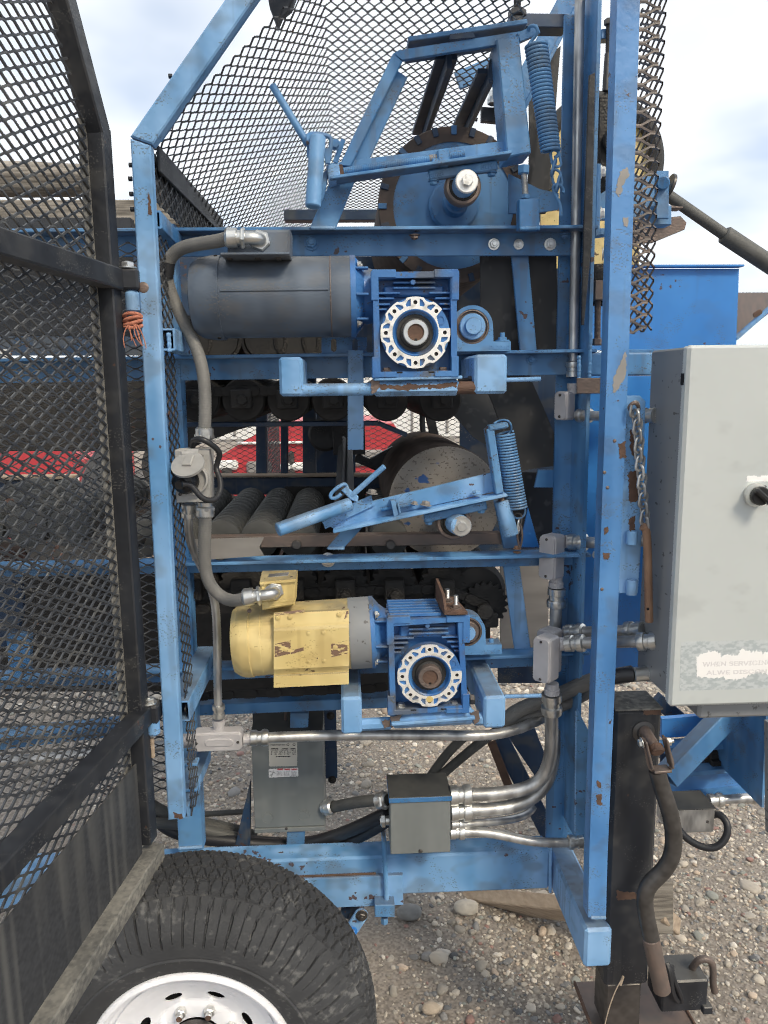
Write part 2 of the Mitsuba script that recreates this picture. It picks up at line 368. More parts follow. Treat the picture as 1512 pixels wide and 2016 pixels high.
mat('rim_white', lambda p, n, uv: mix((0.70, 0.71, 0.76), (0.80, 0.81, 0.84), fbm(p.x * 9, p.y * 9, p.z * 9, 3)), rough=0.38, clearcoat=0.25)
flat('white_print', (0.78, 0.77, 0.76), 0.6)
flat('label_paper', (0.52, 0.50, 0.45), 0.6)
flat('ink', (0.02, 0.02, 0.022), 0.6)
flat('ink_faint', (0.42, 0.40, 0.40), 0.7)
flat('ink_ghost', (0.60, 0.585, 0.59), 0.7)
flat('red_print', (0.55, 0.06, 0.06), 0.6)
flat('black_hole', (0.006, 0.006, 0.007), 0.8)
flat('black_plastic', (0.014, 0.014, 0.015), 0.35)
def woodfn(p, n, uv):
    g = fbm(p.x * 5, p.y * 60, p.z * 75, 4)
    k = fbm(p.x * 22, p.y * 130, p.z * 150, 2)
    return mix((0.11, 0.098, 0.085), (0.30, 0.275, 0.24), smoothstep(0.25, 0.75, 0.6 * g + 0.4 * k))
mat('wood_grey', woodfn, 0.85, bump=(lambda p, n, uv: fbm(p.x * 9, p.y * 80, p.z * 95, 4), 0.005))
mat('wood_pale', lambda p, n, uv: mix((0.20, 0.15, 0.11), (0.42, 0.34, 0.26), fbm(p.x * 7, p.y * 60, p.z * 110, 4)), 0.85, bump=(lambda p, n, uv: fbm(p.x * 8, p.y * 70, p.z * 120, 3), 0.003))
def drumface(p, n, uv):
    a = fbm(p.x * 170, p.y * 170, p.z * 170, 3)
    c = mix((0.22, 0.195, 0.165), (0.42, 0.385, 0.345), fbm(p.x * 14, p.y * 14, p.z * 14, 4))
    c = mix(c, (0.05, 0.046, 0.042), 0.5 * smoothstep(0.62, 0.72, a))
    return mix(c, (0.05, 0.12, 0.33), smoothstep(0.66, 0.70, fbm(p.x * 24 + 8, p.y * 24, p.z * 24, 4)))
mat('drum_face', drumface, 0.8, bump=(grain, 0.002))
mat('belt', lambda p, n, uv: mix(mix((0.020, 0.021, 0.023), (0.042, 0.042, 0.043), fbm(p.x * 8, p.y * 8, p.z * 8, 4)), (0.11, 0.105, 0.10), 0.5 * smoothstep(0.62, 0.8, fbm(p.x * 40, p.y * 40, p.z * 25, 3))), 0.7)
mat('red_paint', lambda p, n, uv: mix((0.36, 0.022, 0.03), (0.46, 0.05, 0.06), fbm(p.x * 2, p.y * 2, p.z * 2, 3)), 0.35, clearcoat=0.4)
flat('white_paint', (0.72, 0.72, 0.70), 0.4)
mat('sheet_grey', lambda p, n, uv: mix((0.20, 0.19, 0.18), (0.36, 0.345, 0.33), fbm(p.x * 6, p.y * 14, p.z * 25, 4)), 0.55, 0.4)
mat('sheet_dark', lambda p, n, uv: mix((0.020, 0.022, 0.026), (0.042, 0.044, 0.049), fbm(p.x * 6, p.y * 6, p.z * 6, 4)), 0.55)
mat('rope', lambda p, n, uv: mix((0.32, 0.10, 0.06), (0.55, 0.24, 0.16), noise(p.x * 300, p.y * 300, p.z * 300)), 0.9)
mat('earth', lambda p, n, uv: mix(mix((0.15, 0.128, 0.107), (0.27, 0.236, 0.203), fbm(p.x * 3, p.y * 3, 0, 4)), mix((0.105, 0.09, 0.076), (0.37, 0.33, 0.292), noise(p.x * 160, p.y * 160, 3)), 0.6), 0.95,
    bump=(lambda p, n, uv: fbm(p.x * 70, p.y * 70, 0, 4), 0.012))
mat('stone', {'type': 'mesh_attribute', 'name': 'vertex_color'}, 0.75)
mat('drum_rim', lambda p, n, uv: mix((0.045, 0.04, 0.038), (0.13, 0.095, 0.08), fbm(p.x * 30, p.y * 30, p.z * 30, 4)), 0.7, 0.15, bump=(grain, 0.0015))
for _n, _c in (('stone_pale', (0.40, 0.37, 0.32)), ('stone_grey', (0.21, 0.21, 0.205)), ('stone_tan', (0.36, 0.30, 0.235))):
    mat(_n, (lambda c: lambda p, n, uv: mix([x * .75 for x in c], [x * 1.2 for x in c], fbm(p.x * 60, p.y * 60, p.z * 60, 3)))(_c), 0.8, bump=(grain, 0.001))
# ------------------------------------------------------------------ ground and gravel
YC, YF, YB = 1.60, 1.88, 3.66          # guard front, face of the machine's beams, far side of the guard
def atz(u, v, z):
    d = FWD * FOC + RIGHT * (u - 756) + DOWN * (v - 1008)
    return CAM + d * ((z - H) / d[2])
def ground_sheet():
    g = np.unique(np.r_[-600, -200, -60, -20, -8, np.linspace(-4, 7, 111), 10, 25, 80, 250, 600])
    X, Y = np.meshgrid(g, g)
    hgt = 0.018 * (meshkit.fbm(np.stack([X * 1.3, Y * 1.3, X * 0], -1), 4, 2) - 0.5)
    n = len(g)
    i, j = np.meshgrid(np.arange(n - 1), np.arange(n - 1), indexing='ij')
    q = np.stack([i * n + j, i * n + j + 1, (i + 1) * n + j + 1, (i + 1) * n + j], -1).reshape(-1, 4)
    return trimesh.Trimesh(np.stack([X, Y, hgt], -1).reshape(-1, 3), np.vstack([q[:, [0, 1, 2]], q[:, [0, 2, 3]]]), process=False)
obj('ground', ground_sheet(), 'earth', kind='structure', smooth=True)
def gravel():
    ico0, ico1 = trimesh.creation.icosphere(0), trimesh.creation.icosphere(1)
    cols = np.array([(0.36, 0.33, 0.29), (0.46, 0.42, 0.37), (0.28, 0.26, 0.235), (0.40, 0.33, 0.27), (0.20, 0.20, 0.205), (0.11, 0.115, 0.125), (0.52, 0.49, 0.45), (0.24, 0.25, 0.235), (0.25, 0.155, 0.14)])
    wts = np.array([.22, .16, .18, .10, .11, .06, .08, .06, .03])
    Vs, Fs, Cs, b = [], [], [], 0
    def put(n, x0, x1, y0, y1, r0, r1, ico, p=2.0):
        nonlocal b
        x, y = RNG.uniform(x0, x1, n), RNG.uniform(y0, y1, n)
        keep = meshkit.fbm(np.stack([x * 1.7, y * 1.7, x * 0 + 5], -1), 3, 4) + RNG.uniform(-0.3, 0.3, n) > 0.40
        x, y = x[keep], y[keep]; n = len(x)
        r = r0 + (r1 - r0) * RNG.random(n) ** p
        base = np.array(ico.vertices); m = len(base)
        S = np.stack([r * RNG.uniform(0.8, 1.5, n), r * RNG.uniform(0.75, 1.1, n), r * RNG.uniform(0.42, 0.8, n)], 1)
        v = base[None] * (1 + 0.13 * RNG.normal(size=(n, m, 1)).clip(-1.5, 1.5)) * S[:, None]
        a, t = RNG.uniform(0, 6.28, n), RNG.normal(0, 0.22, n)
        c, s = np.cos(t)[:, None], np.sin(t)[:, None]
        v = np.stack([v[..., 0] * c - v[..., 2] * s, v[..., 1], v[..., 0] * s + v[..., 2] * c], -1)
        c, s = np.cos(a)[:, None], np.sin(a)[:, None]
        v = np.stack([v[..., 0] * c - v[..., 1] * s, v[..., 0] * s + v[..., 1] * c, v[..., 2]], -1)
        hz = 0.018 * (meshkit.fbm(np.stack([x * 1.3, y * 1.3, x * 0], -1), 4, 2) - 0.5)
        v += np.stack([x, y, hz + S[:, 2] * RNG.uniform(-0.35, 0.55, n)], -1)[:, None]
        col = cols[RNG.choice(len(cols), n, p=wts)] * RNG.uniform(0.78, 1.25, (n, 1)) * np.array([1.02, 1.0, 0.96])
        Vs.append(v.reshape(-1, 3)); Cs.append(np.repeat(col, m, 0).clip(0, 1) * RNG.uniform(0.93, 1.05, (n * m, 1)))
        Fs.append((np.array(ico.faces)[None] + (np.arange(n) * m)[:, None, None] + b).reshape(-1, 3)); b += n * m
    put(1500, -1.6, 2.6, 1.6, 6.5, 0.011, 0.036, ico1, 3.4)
    put(9000, -1.4, 2.4, 1.7, 4.6, 0.005, 0.015, ico1, 2.0)
    put(48000, -1.4, 2.4, 1.7, 4.2, 0.0028, 0.008, ico0, 1.6)
    put(24000, -2.2, 3.5, 4.2, 10.0, 0.007, 0.024, ico0, 2.0)
    return trimesh.Trimesh(np.vstack(Vs), np.vstack(Fs), process=False), np.vstack(Cs)
_g, _c = gravel()
obj('gravel', _g, 'stone', label='mixed round river gravel and pebbles covering the yard under the machine', cat='gravel', kind='stuff', smooth=True, color=_c)

# ------------------------------------------------------------------ the machine's welded frame
fr = thing('machine_frame', 'blue welded steel machine frame with angle iron beams carrying the motors and rollers', 'frame')
def angle(name, a, b, Y, fl=0.05, mat_='blue', parent=fr, top=True, label=None, wt=0.009):
    """Angle iron: a = (u, v_top, v_bottom) at the left end and b at the right end; its flange comes forward along the top edge."""
    P, Q, R2, S = at(a[0], a[1], Y), at(b[0], b[1], Y), at(b[0], b[2], Y), at(a[0], a[2], Y)
    poly = [(p[0], p[2]) for p in (P, Q, R2, S)]
    web = prism(poly, [0, Y, 0], EX, EZ, EY, wt)
    e0, e1 = (P, Q) if top else (S, R2)
    off = np.array([0, -fl / 2 + 0.0005, -0.0035 if top else 0.0035])
    flg = bar(e0 + off, e1 + off, 0.008, fl, up=(0, 1, 0))
    return obj(name, [web, flg], mat_, parent, label)
angle('top_beam', (-260, 462, 506), (1164, 452, 503), YF, 0.055)
angle('middle_beam', (-260, 712, 758), (1163, 689, 737), YF, 0.05)
angle('lower_beam', (-260, 1112, 1142), (1150, 1081, 1112), YF, 0.06, label='lower angle iron beam with worn edge')
angle('bottom_beam', (-260, 1332, 1368), (1150, 1272, 1308), YF + 0.02, 0.05)
obj('cross_beam', bar(at(380, 1392, 1.97), at(770, 1376, 1.97), 0.03, 0.05), 'blue', fr)
# long bottom rail (rectangular tube), the outrigger tube that comes towards the viewer, foot plates
r0, r1 = at(-240, 1762, YF), at(1082, 1713, YF)
obj('bottom_rail', [bar(r0 + [0, 0.038, 0], r1 + [0, 0.038, 0], 0.118, 0.076, b=0.006)], 'blue_worn', fr, 'long light blue rectangular tube rail')
o0 = at(1083, 1706, YF + 0.02); oe = at(1178, 1868, 1.60)
ow = 0.066
obj('outrigger_tube', [rbox((oe + [0, 0.17, 0]), (EX, EY, EZ), (ow / 2, 0.17, 0.052), 0.007)], 'blue_worn', fr, 'light blue square tube end sticking out at the foot of the post')
obj('gap_strip', bar(at(330, 1738, YF - .004), at(740, 1721, YF - .004), 0.010, 0.006), 'rust', fr)
obj('axle_plate', plate([(330, 1742), (793, 1723), (794, 1782), (330, 1800)], YF - 0.014, 0.014), 'blue_worn', fr)
# right column: back plate, forward flange, inner lip
obj('column_plate', plate([(1112, 28), (1150, 28), (1110, 1660), (1075, 1660)], 1.915, 0.012), 'blue', fr)
obj('column_web', plate([(1136, -90), (1186, -90), (1136, 1660), (1090, 1660)], 1.935, 0.010), 'blue', fr)
def depth_plate(u0, v0, u1, v1, Y0, Y1, t, mat_, parent, name, label=None):
    """A plate standing in the depth direction whose front edge runs from (u0, v0) to (u1, v1) at depth Y0; it reaches back to Y1."""
    A, B = at(u0, v0, Y0), at(u1, v1, Y0)
    m = hull([p + np.array([dx, dy, 0]) for p in (A, B) for dx in (-t / 2, t / 2) for dy in (0, Y1 - Y0)])
    return obj(name, m, mat_, parent, label)
depth_plate(1183, -60, 1134, 1650, 1.80, 1.932, 0.008, 'blue', fr, 'column_flange')
obj('gusset_plate', plate([(1136, 1395), (1168, 1455), (1163, 1668), (1133, 1660)], 1.79, 0.008), 'blue', fr)
obj('wear_strip', plate([(1160, 148), (1172, 142), (1166, 470), (1150, 640), (1145, 640), (1150, 440)], 1.79, 0.008), 'black_paint', fr, 'black greasy strip along the column')
# left rear post down to the rail
obj('left_post', plate([(300, 440), (342, 440), (399, 1676), (352, 1680)], YF - 0.002, 0.05), 'blue', fr)
# hanging square tube, slotted plate, leaning flat bars
h0, h1 = at(700, 690, 1.85), at(700, 884, 1.85)
obj('hanging_tube', hollow(h1, h0, 0.038, 0.04, up=(0, 1, 0)), 'blue_worn', fr, 'short blue square tube hanging below the middle beam')
sl = Polygon([tuple(at(u, v, 1.84)[[0, 2]]) for u, v in ((633, 664), (722, 664), (722, 700), (633, 700))])
for cu in (657, 699):
    c0, c1 = at(cu, 672, 1.84)[[0, 2]], at(cu, 687, 1.84)[[0, 2]]
    from shapely.geometry import LineString
    sl = sl.difference(LineString([c0, c1]).buffer(0.0065))
obj('slotted_plate', prism(sl, [0, 1.84, 0], EX, EZ, EY, 0.008), 'blue', fr)
obj('leaning_bar', plate([(1007, 500), (1040, 500), (1057, 692), (1024, 692)], 1.896, 0.01), 'blue', fr)
obj('leaning_bar', plate([(991, 1112), (1023, 1112), (1045, 1278), (1013, 1278)], 1.896, 0.01), 'blue_worn', fr)
obj('leaning_bar', plate([(972, 985), (1000, 985), (1022, 1080), (992, 1080)], 1.90, 0.01), 'blue', fr)
obj('knee_plate', plate([(1040, 1000), (1062, 1078), (1022, 1078)], 1.93, 0.008), 'blue_bright', fr)
obj('shelf_bracket', plate([(1060, 925), (1098, 925), (1090, 960), (1052, 960)], 1.925, 0.01), 'blue', fr)
obj('stand_leg', bar(at(590, 1400, 2.02), at(582, 1668, 2.0), 0.05, 0.03), 'blue', fr)
obj('stand_leg', plate([(492, 1540), (492, 1665), (462, 1668)], 2.0, 0.03), 'navy', fr)
obj('stand_leg', bar(at(568, 1340, 2.02), at(563, 1395, 2.02), 0.03, 0.02), 'blue', fr)
# bolts through the beams
for u, v, Y, r, m_ in ((613, 478, YF, 11, 'blue'), (972, 481, YF, 8.5, 'zinc'), (1021, 481, YF, 7.5, 'zinc'), (1083, 481, YF, 9, 'zinc'), (646, 1102, YF, 11, 'zinc'), (1007, 1101, YF, 8, 'blue'),
                       (1064, 1092, YF, 5, 'blue_bright'), (1047, 707, YF, 8, 'blue'), (1037, 1293, YF + .02, 7, 'blue'), (1175, 1092, 1.86, 7, 'aluminium')):
    P = at(u, v, Y - 0.001)
    obj('bolt', bolt(P, FRONT, rad(r, P), stud=0.006), m_, fr)
for u, v, Y, r, m_ in ((816, 457, 1.845, 8, 'rust_steel'), (1112, 456, 1.85, 7, 'blue'), (433, 1092, 1.85, 8, 'sheet_grey'), (1018, 1082, 1.85, 6, 'pin_rust')):
    P = at(u, v, Y)
    obj('flange_bolt', [bolt(P - [0, 0, 0.006], (0, 0, -1), rad(r, P), stud=0.004), bolt(P + [0, 0, 0.002], (0, 0, 1), rad(r, P), stud=0.002)], m_, fr)
obj('slot', stadium(at(578, 1100, YF - 0.0006), EX, EZ, EY, 0.022, 0.009, 0.002), 'black_hole', fr)
obj('bolt_hole', rod(at(967, 1093, YF - 0.0006), at(967, 1093, YF + 0.002), 0.0055), 'black_hole', fr)
obj('wear_sheet', plate([(378, 1062), (520, 1058), (510, 1078), (520, 1094), (378, 1104)], 1.815, 0.004), 'sheet_grey', fr, 'bare grey sheet metal strip lying on the lower beam')
obj('wooden_rail', bar(at(395, 1066, 1.93), at(985, 1058, 1.93), 0.03, 0.035), 'rust_steel', fr, 'brown stained rail in front of the ribbed rollers')
# far side of the frame
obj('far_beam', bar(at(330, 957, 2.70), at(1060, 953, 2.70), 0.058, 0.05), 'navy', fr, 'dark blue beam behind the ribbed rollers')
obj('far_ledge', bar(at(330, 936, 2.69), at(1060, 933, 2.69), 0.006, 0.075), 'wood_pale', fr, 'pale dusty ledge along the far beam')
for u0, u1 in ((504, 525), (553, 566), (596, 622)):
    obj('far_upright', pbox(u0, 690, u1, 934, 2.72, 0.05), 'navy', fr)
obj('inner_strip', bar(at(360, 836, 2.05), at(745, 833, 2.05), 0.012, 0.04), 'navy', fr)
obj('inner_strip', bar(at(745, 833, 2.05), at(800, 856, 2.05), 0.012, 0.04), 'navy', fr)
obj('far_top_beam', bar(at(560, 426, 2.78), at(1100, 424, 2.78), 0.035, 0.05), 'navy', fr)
obj('added_far_sheet', pbox(-200, 505, 1120, 700, 2.76, 0.006), 'navy', fr, 'added dark sheet giving shade behind the upper rollers')  # panel added to make the upper bay dark
obj('added_back_sheet', pbox(-260, 745, 345, 888, 2.78, 0.006), 'grease_and_shade', fr, 'added dark sheet giving shade behind the door mesh')  # sheet added to darken the view through the door mesh
obj('added_back_sheet', plate([(340, 700), (515, 700), (515, 834), (470, 846), (395, 874), (340, 900)], 2.80, 0.006), 'grease_and_shade', fr)  # dark sheet added in front of the pale trailer
obj('added_back_sheet', pbox(598, 812, 700, 934, 2.95, 0.01), 'navy', fr)
obj('added_back_sheet', pbox(905, 690, 1118, 1095, 2.64, 0.006), 'navy', fr, 'added dark sheet giving shade behind the drum and the rubber flaps')  # sheet added to keep the gap by the drum black
obj('added_back_sheet', pbox(560, 958, 720, 1110, 2.66, 0.006), 'grease_and_shade', fr)
obj('added_inner_sheet', pbox(-260, 1120, 965, 1362, 2.62, 0.006), 'grease_and_shade', fr, 'added black sheet giving shade behind the lower sprockets')  # sheet added so the space behind the sprockets stays black
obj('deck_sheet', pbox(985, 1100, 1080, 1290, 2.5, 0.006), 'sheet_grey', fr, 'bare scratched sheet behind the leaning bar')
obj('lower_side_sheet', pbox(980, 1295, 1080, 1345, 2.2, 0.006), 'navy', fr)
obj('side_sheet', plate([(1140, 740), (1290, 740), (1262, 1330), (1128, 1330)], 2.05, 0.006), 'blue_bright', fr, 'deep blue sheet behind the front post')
obj('arm_tube', hollow(at(1190, 717, 1.86) + [-0.06, 0, 0], at(1330, 717, 1.86), 0.055, 0.055), 'blue', fr)
obj('tab_plate', pbox(1136, 744, 1195, 775, 1.78, 0.006), 'rust_steel', fr, 'grey steel tab')
# gussets under the column and dark cross members behind it
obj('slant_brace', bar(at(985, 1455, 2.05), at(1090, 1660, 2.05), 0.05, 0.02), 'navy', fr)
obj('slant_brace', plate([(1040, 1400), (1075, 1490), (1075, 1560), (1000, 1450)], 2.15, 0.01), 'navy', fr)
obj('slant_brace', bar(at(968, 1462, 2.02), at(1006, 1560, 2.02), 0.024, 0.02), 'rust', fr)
# U-bolt and spring shackle under the rail
P, Q = at(756, 1655, 1.855), at(762, 1792, 1.855)
ub = thing('u_bolt', 'blue painted U-bolt clamping a plate under the bottom rail', 'bolt')
obj('rod', tube([P + [0, 0.075, -0.005], P + [0, 0.03, 0.004], P + [0, 0.004, -0.004], P + [0, 0, -0.02], lerp(P, Q, .5), Q], 0.0065), 'blue_worn', ub)
obj('clamp_plate', pbox(738, 1782, 777, 1806, 1.83, 0.10), 'blue', ub)
obj('nut', nut(at(757, 1806, 1.855), (0, 0, -1), 0.010, 0.018), 'blue', ub)
sh = thing('spring_shackle', 'short slanted blue shackle link with two bolts below the rail', 'shackle')
a, b_ = at(712, 1802, 1.84), at(692, 1833, 1.84)
obj('link', stadium(lerp(a, b_, .45), b_ - a, np.cross([0, 1, 0], unit(b_ - a)), EY, 0.078, 0.036, 0.009), 'blue_worn', sh)
obj('link', stadium(lerp(a, b_, .45) + [-0.012, 0.06, 0.004], b_ - a, np.cross([0, 1, 0], unit(b_ - a)), EY, 0.085, 0.045, 0.009), 'navy', sh)
obj('bolt', bolt(a, FRONT, 0.012, stud=0.007), 'steel_dark', sh)
obj('bolt', bolt(b_, FRONT, 0.012, stud=0.004), 'blue_bright', sh)
obj('pin', rod(a + [0, 0.01, 0], a + [0, 0.07, 0], 0.008), 'navy', sh)
obj('pin', rod(b_ + [0, 0.01, 0], b_ + [0, 0.07, 0], 0.008), 'navy', sh)

# ------------------------------------------------------------------ guard cage
cg = thing('guard_cage', 'blue tube guard cage with expanded metal panels over the machine', 'guard')
obj('front_post', plate([(256, 272), (296, 286), (363, 1612), (331, 1616)], YC, 0.03, 0.003), 'blue_worn', cg, 'light blue left front post with sun faded paint')
obj('slanted_bar', plate([(256, 268), (300, 284), (655, -225), (618, -255)], YC - 0.0005, 0.032, 0.003), 'blue_worn', cg, 'slanted blue upper left bar with dirt along its top')
obj('slanted_flange', plate([(304, 281), (318, 278), (660, -215), (648, -217)], YC + 0.036, 0.006, 0.001), 'blue', cg)
obj('top_bar', plate([(620, -252), (1260, -256), (1260, -222), (640, -218)], YC + 0.001, 0.03, 0.003), 'blue_worn', cg)
obj('front_post', plate([(1222, -250), (1268, -250), (1238, 700), (1196, 1690), (1193, 1806), (1158, 1806), (1160, 1690), (1196, 700)], YC, 0.04, 0.003), 'blue_mid', cg, 'chipped blue right front post standing on the tube end')
# arms from the posts back to the frame
def arm(u0, v0, u1, v1, w, h, name='arm', Y0=YC + 0.03, Y1=1.90, m_='blue_worn'):
    P, Q = at(u0, v0, Y0), at(u1, v1, Y1)
    obj(name, hollow(P, Q, w, h, 0.004), m_, cg)
arm(330, 668, 375, 684, 0.03, 0.045)
arm(352, 1400, 408, 1290, 0.05, 0.05, Y1=1.93)
arm(303, 432, 352, 484, 0.03, 0.035, m_='blue')
arm(352, 1600, 398, 1486, 0.045, 0.03, Y1=1.90)
for v in (1500, 1550):
    P = at(372, v, 1.70)
    obj('weld_tab', rbox(P, (EX, EY, EZ), (0.022, 0.015, 0.004)), 'blue', cg)
# patches of bare metal and rust on the posts
def patch(name, pts, Y, m_, parent, t=0.0008, seed=0):
    r = random.Random(seed)
    pg = Polygon([tuple(at(u, v, Y)[[0, 2]]) for u, v in pts])
    q = np.array(pg.segmentize(0.004).exterior.coords)[:-1]
    q += np.array([[r.gauss(0, 0.0012), r.gauss(0, 0.0012)] for _ in q])
    pg = Polygon(q).buffer(0)
    if pg.geom_type != 'Polygon': pg = max(pg.geoms, key=lambda g: g.area)
    return obj(name, prism(pg, [0, Y - t, 0], EX, EZ, EY, t, 0), m_, parent)
patch('rust_patch', [(290, 380), (296, 384), (298, 425), (292, 422)], YC, 'rust', cg, seed=1)
patch('bare_patch', [(1222, 335), (1236, 328), (1240, 345), (1230, 360), (1219, 388), (1214, 380), (1216, 352)], YC, 'sheet_grey', cg, seed=2)
patch('bare_patch', [(1226, 430), (1236, 428), (1236, 446), (1228, 444)], YC, 'sheet_grey', cg, seed=3)
patch('bare_patch', [(1207, 745), (1232, 690), (1233, 740), (1208, 775)], YC, 'sheet_grey', cg, seed=4)
patch('rust_patch', [(1217, 872), (1231, 868), (1232, 902), (1220, 904)], YC, 'rust', cg, seed=5)
patch('rust_patch', [(1188, 1040), (1198, 1036), (1198, 1048), (1189, 1052)], YC, 'rust', cg, seed=6)
patch('rust_patch', [(1187, 1088), (1202, 1090), (1198, 1102), (1188, 1100)], YC, 'rust', cg, seed=7)
patch('rust_patch', [(1175, 1538), (1184, 1542), (1182, 1552), (1175, 1549)], YC, 'rust', cg, seed=8)
patch('rust_patch', [(1174, 1566), (1184, 1562), (1186, 1584), (1175, 1585)], YC, 'rust', cg, seed=9)
patch('rust_patch', [(342, 1598), (358, 1604), (360, 1612), (343, 1610)], YC, 'rust', cg, seed=10)
for k, (u, v) in enumerate(((282, 566), (1210, 868), (1190, 930), (1185, 1160), (1196, 960))):
    P = at(u, v, YC); s = 0.011 if k == 0 else 0.004
    obj('plug_weld', lathe([(s, 0), (s * 0.8, 0.0015), (s * 0.4, 0.002)], P, FRONT, 14), 'rust_steel', cg)
# panels of expanded metal
zr = H + 0.79
c_roof = atz(639, 0, zr)
xr0, xr1 = c_roof[0], atz(1036, 20, zr)[0]
obj('mesh_panel', expanded([xr0, 1.62, zr], EY, EX, YB - 1.62, xr1 - xr0, 0.051, 0.0262), 'mesh_black', cg, 'black expanded metal roof panel', smooth=False)
l0 = at(290, 278, 1.62)
sl_v = np.array([xr0 - l0[0], 0, zr - l0[2]])
obj('mesh_panel', expanded([l0[0], 1.62, l0[2]], EY, sl_v, YB - 1.62, np.linalg.norm(sl_v), 0.051, 0.0262), 'mesh_black', cg, 'black expanded metal slanted roof panel', smooth=False)
obj('mesh_panel', expanded([-1.3, YB, 0.75], EX, EZ, 2.6, zr - 0.95, 0.051, 0.0245), 'mesh_black', cg, 'black expanded metal far side panel', smooth=False)
obj('side_plate', [hull([np.array([l0[0] - 0.004 + dx, y, l0[2] + dz]) for dx in (0, 0.003) for y in (1.66, YB) for dz in (-0.006, -0.10)])], 'black_paint', cg)
obj('mesh_panel', expanded([l0[0] + 0.004, 1.63, l0[2] - 0.11], EY, EZ, YB - 1.63, 0.11, 0.051, 0.0262), 'mesh_black', cg, smooth=False)
obj('angle_rail', bar(at(312, 312, 1.66), at(438, 448, 2.55), 0.05, 0.006, up=(1, 0, 0)), 'black_paint', cg, 'black angle rail under the slanted panel')
obj('mesh_panel', expanded([at(520, 900, 2.9)[0], 2.95, 1.3], EY, EZ, 0.65, 0.75, 0.051, 0.0245), 'mesh_black', cg, smooth=False)
# narrow side panel between the left front post and the rear post, and the front panel to the left of it
pl = at(334, 1000, 1.61)
zt, zb = at(330, 470, 1.72)[2], at(365, 1570, 1.72)[2]
obj('mesh_panel', expanded([pl[0] + 0.002, 1.632, zb], EY, EZ, 0.105, zt - zb, 0.051, 0.0235, 0.0034, 0.0026), 'mesh_black', cg, 'narrow expanded metal side panel beside the left post', smooth=False)
pl2 = at(300, 1000, 1.66)
obj('mesh_panel', expanded([-1.9, 1.68, at(280, 1562, 1.68)[2]], EX, EZ, pl2[0] + 1.9, at(280, 470, 1.68)[2] - at(280, 1562, 1.68)[2], 0.051, 0.0215), 'mesh_black', cg, 'expanded metal front panel behind the open door', smooth=False)
# bent mesh guard on the right post
zt, zb = at(1280, -80, 1.58)[2], at(1265, 652, 1.58)[2]
xa, xb = at(1199, 300, 1.648)[0], at(1301, 300, 1.648)[0]
obj('mesh_guard', [expanded([xa, 1.648, zb], EX, EZ, xb - xa, zt - zb, 0.060, 0.026, 0.0042, 0.003),
                   expanded([xb, 1.651, zb + 0.006], EY, EZ, 0.16, zt - zb, 0.055, 0.026, 0.004, 0.003)], 'mesh_rust', cg, 'bent expanded metal strip with bare rusty edges behind the right post', smooth=False)
# hinge plate with the tubes for the hinge pin
hp = plate([(1233, 779), (1260, 779), (1271, 790), (1262, 1080), (1256, 1168), (1216, 1168), (1226, 900)], YC + 0.012, 0.006)
obj('hinge_plate', hp, 'blue_worn', cg, 'rusty blue hinge plate beside the right post')
patch('rust_patch', [(1236, 930), (1254, 926), (1258, 985), (1240, 990)], YC + 0.012, 'rust', cg, seed=21)
patch('rust_patch', [(1241, 845), (1250, 850), (1248, 905), (1240, 880)], YC + 0.012, 'rust', cg, seed=22)
patch('rust_patch', [(1238, 1020), (1250, 1016), (1250, 1048), (1239, 1048)], YC + 0.012, 'rust', cg, seed=23)
for v0, v1 in ((1045, 1071), (1141, 1170)):
    P, Q = at(1244, v0, YC + 0.004), at(1243, v1, YC + 0.004)
    obj('hinge_tube', lathe([(0.0075, 0), (0.0075, 0.004), (0.011, 0.004), (0.011, 0), (0.0118, 0.001), (0.0118, np.linalg.norm(P - Q))], P + [0, 0, 0.0], Q - P, 20, caps=False), 'blue_worn', cg)
    obj('hinge_bore', rod(P + [0, 0, -0.003], P + [0, 0, -0.006], 0.0085), 'rust', cg)

obj('hanging_tab', plate([(522, -40), (594, -40), (574, 16), (556, 30), (546, 54), (536, 26), (530, 10)], 1.72, 0.02), 'black_paint', cg, 'dark tab at the top of the slanted mesh panel')
angle('left_low_beam', (-260, 1462, 1508), (262, 1408, 1446), YF + 0.06, 0.05)
# ------------------------------------------------------------------ open door on the left
dr_ = thing('cage_door', 'black cage door of square tube and expanded metal swung open towards the viewer', 'door')
DS = unit(np.array([-0.139, -0.99, 0])); DN = np.array([0.99, -0.139, 0])
D0 = at(228, 800, 1.585)
def door(u, v):
    d = FWD * FOC + RIGHT * (u - 756) + DOWN * (v - 1008)
    P = CAM + d * (((D0 - CAM) @ DN) / (d @ DN))
    return np.array([(P - D0) @ DS, P[2]])
def dpt(s, z, n=0.0): return D0 * [1, 1, 0] + DS * s + DN * n + EZ * z
def dbar(a, b, w=0.04, t=0.04, n=0.0, m_='black_paint', name='frame_bar', label=None):
    A, B = dpt(*a, n), dpt(*b, n)
    return obj(name, bar(A, B, w, t, up=DN, b=0.003), m_, dr_, label)
zc, zlow = door(222, 272)[1], door(285, 1640)[1]
dbar((0.0, zlow - 0.02), (0.0, zc))
e = door(122, 0)
e = np.array([0, zc]) + (e - [0, zc]) * 3.2
dbar((0.0, zc - 0.012), tuple(e), name='slanted_bar')
zm = (door(235, 552)[1] + door(0, 492)[1]) / 2
zl = (door(278, 1418)[1] + door(0, 1668)[1]) / 2
zb = (door(285, 1645)[1] + door(112, 2016)[1]) / 2
L = 1.0
dbar((-0.02, zm), (L, zm), name='middle_bar', n=0.012)
dbar((-0.05, zl), (L, zl), name='lower_bar', n=0.012)
dbar((-0.02, zb), (L, zb), 0.042, 0.045, m_='dusty_black', name='bottom_bar', n=0.012, label='bottom bar coated with dried dust')
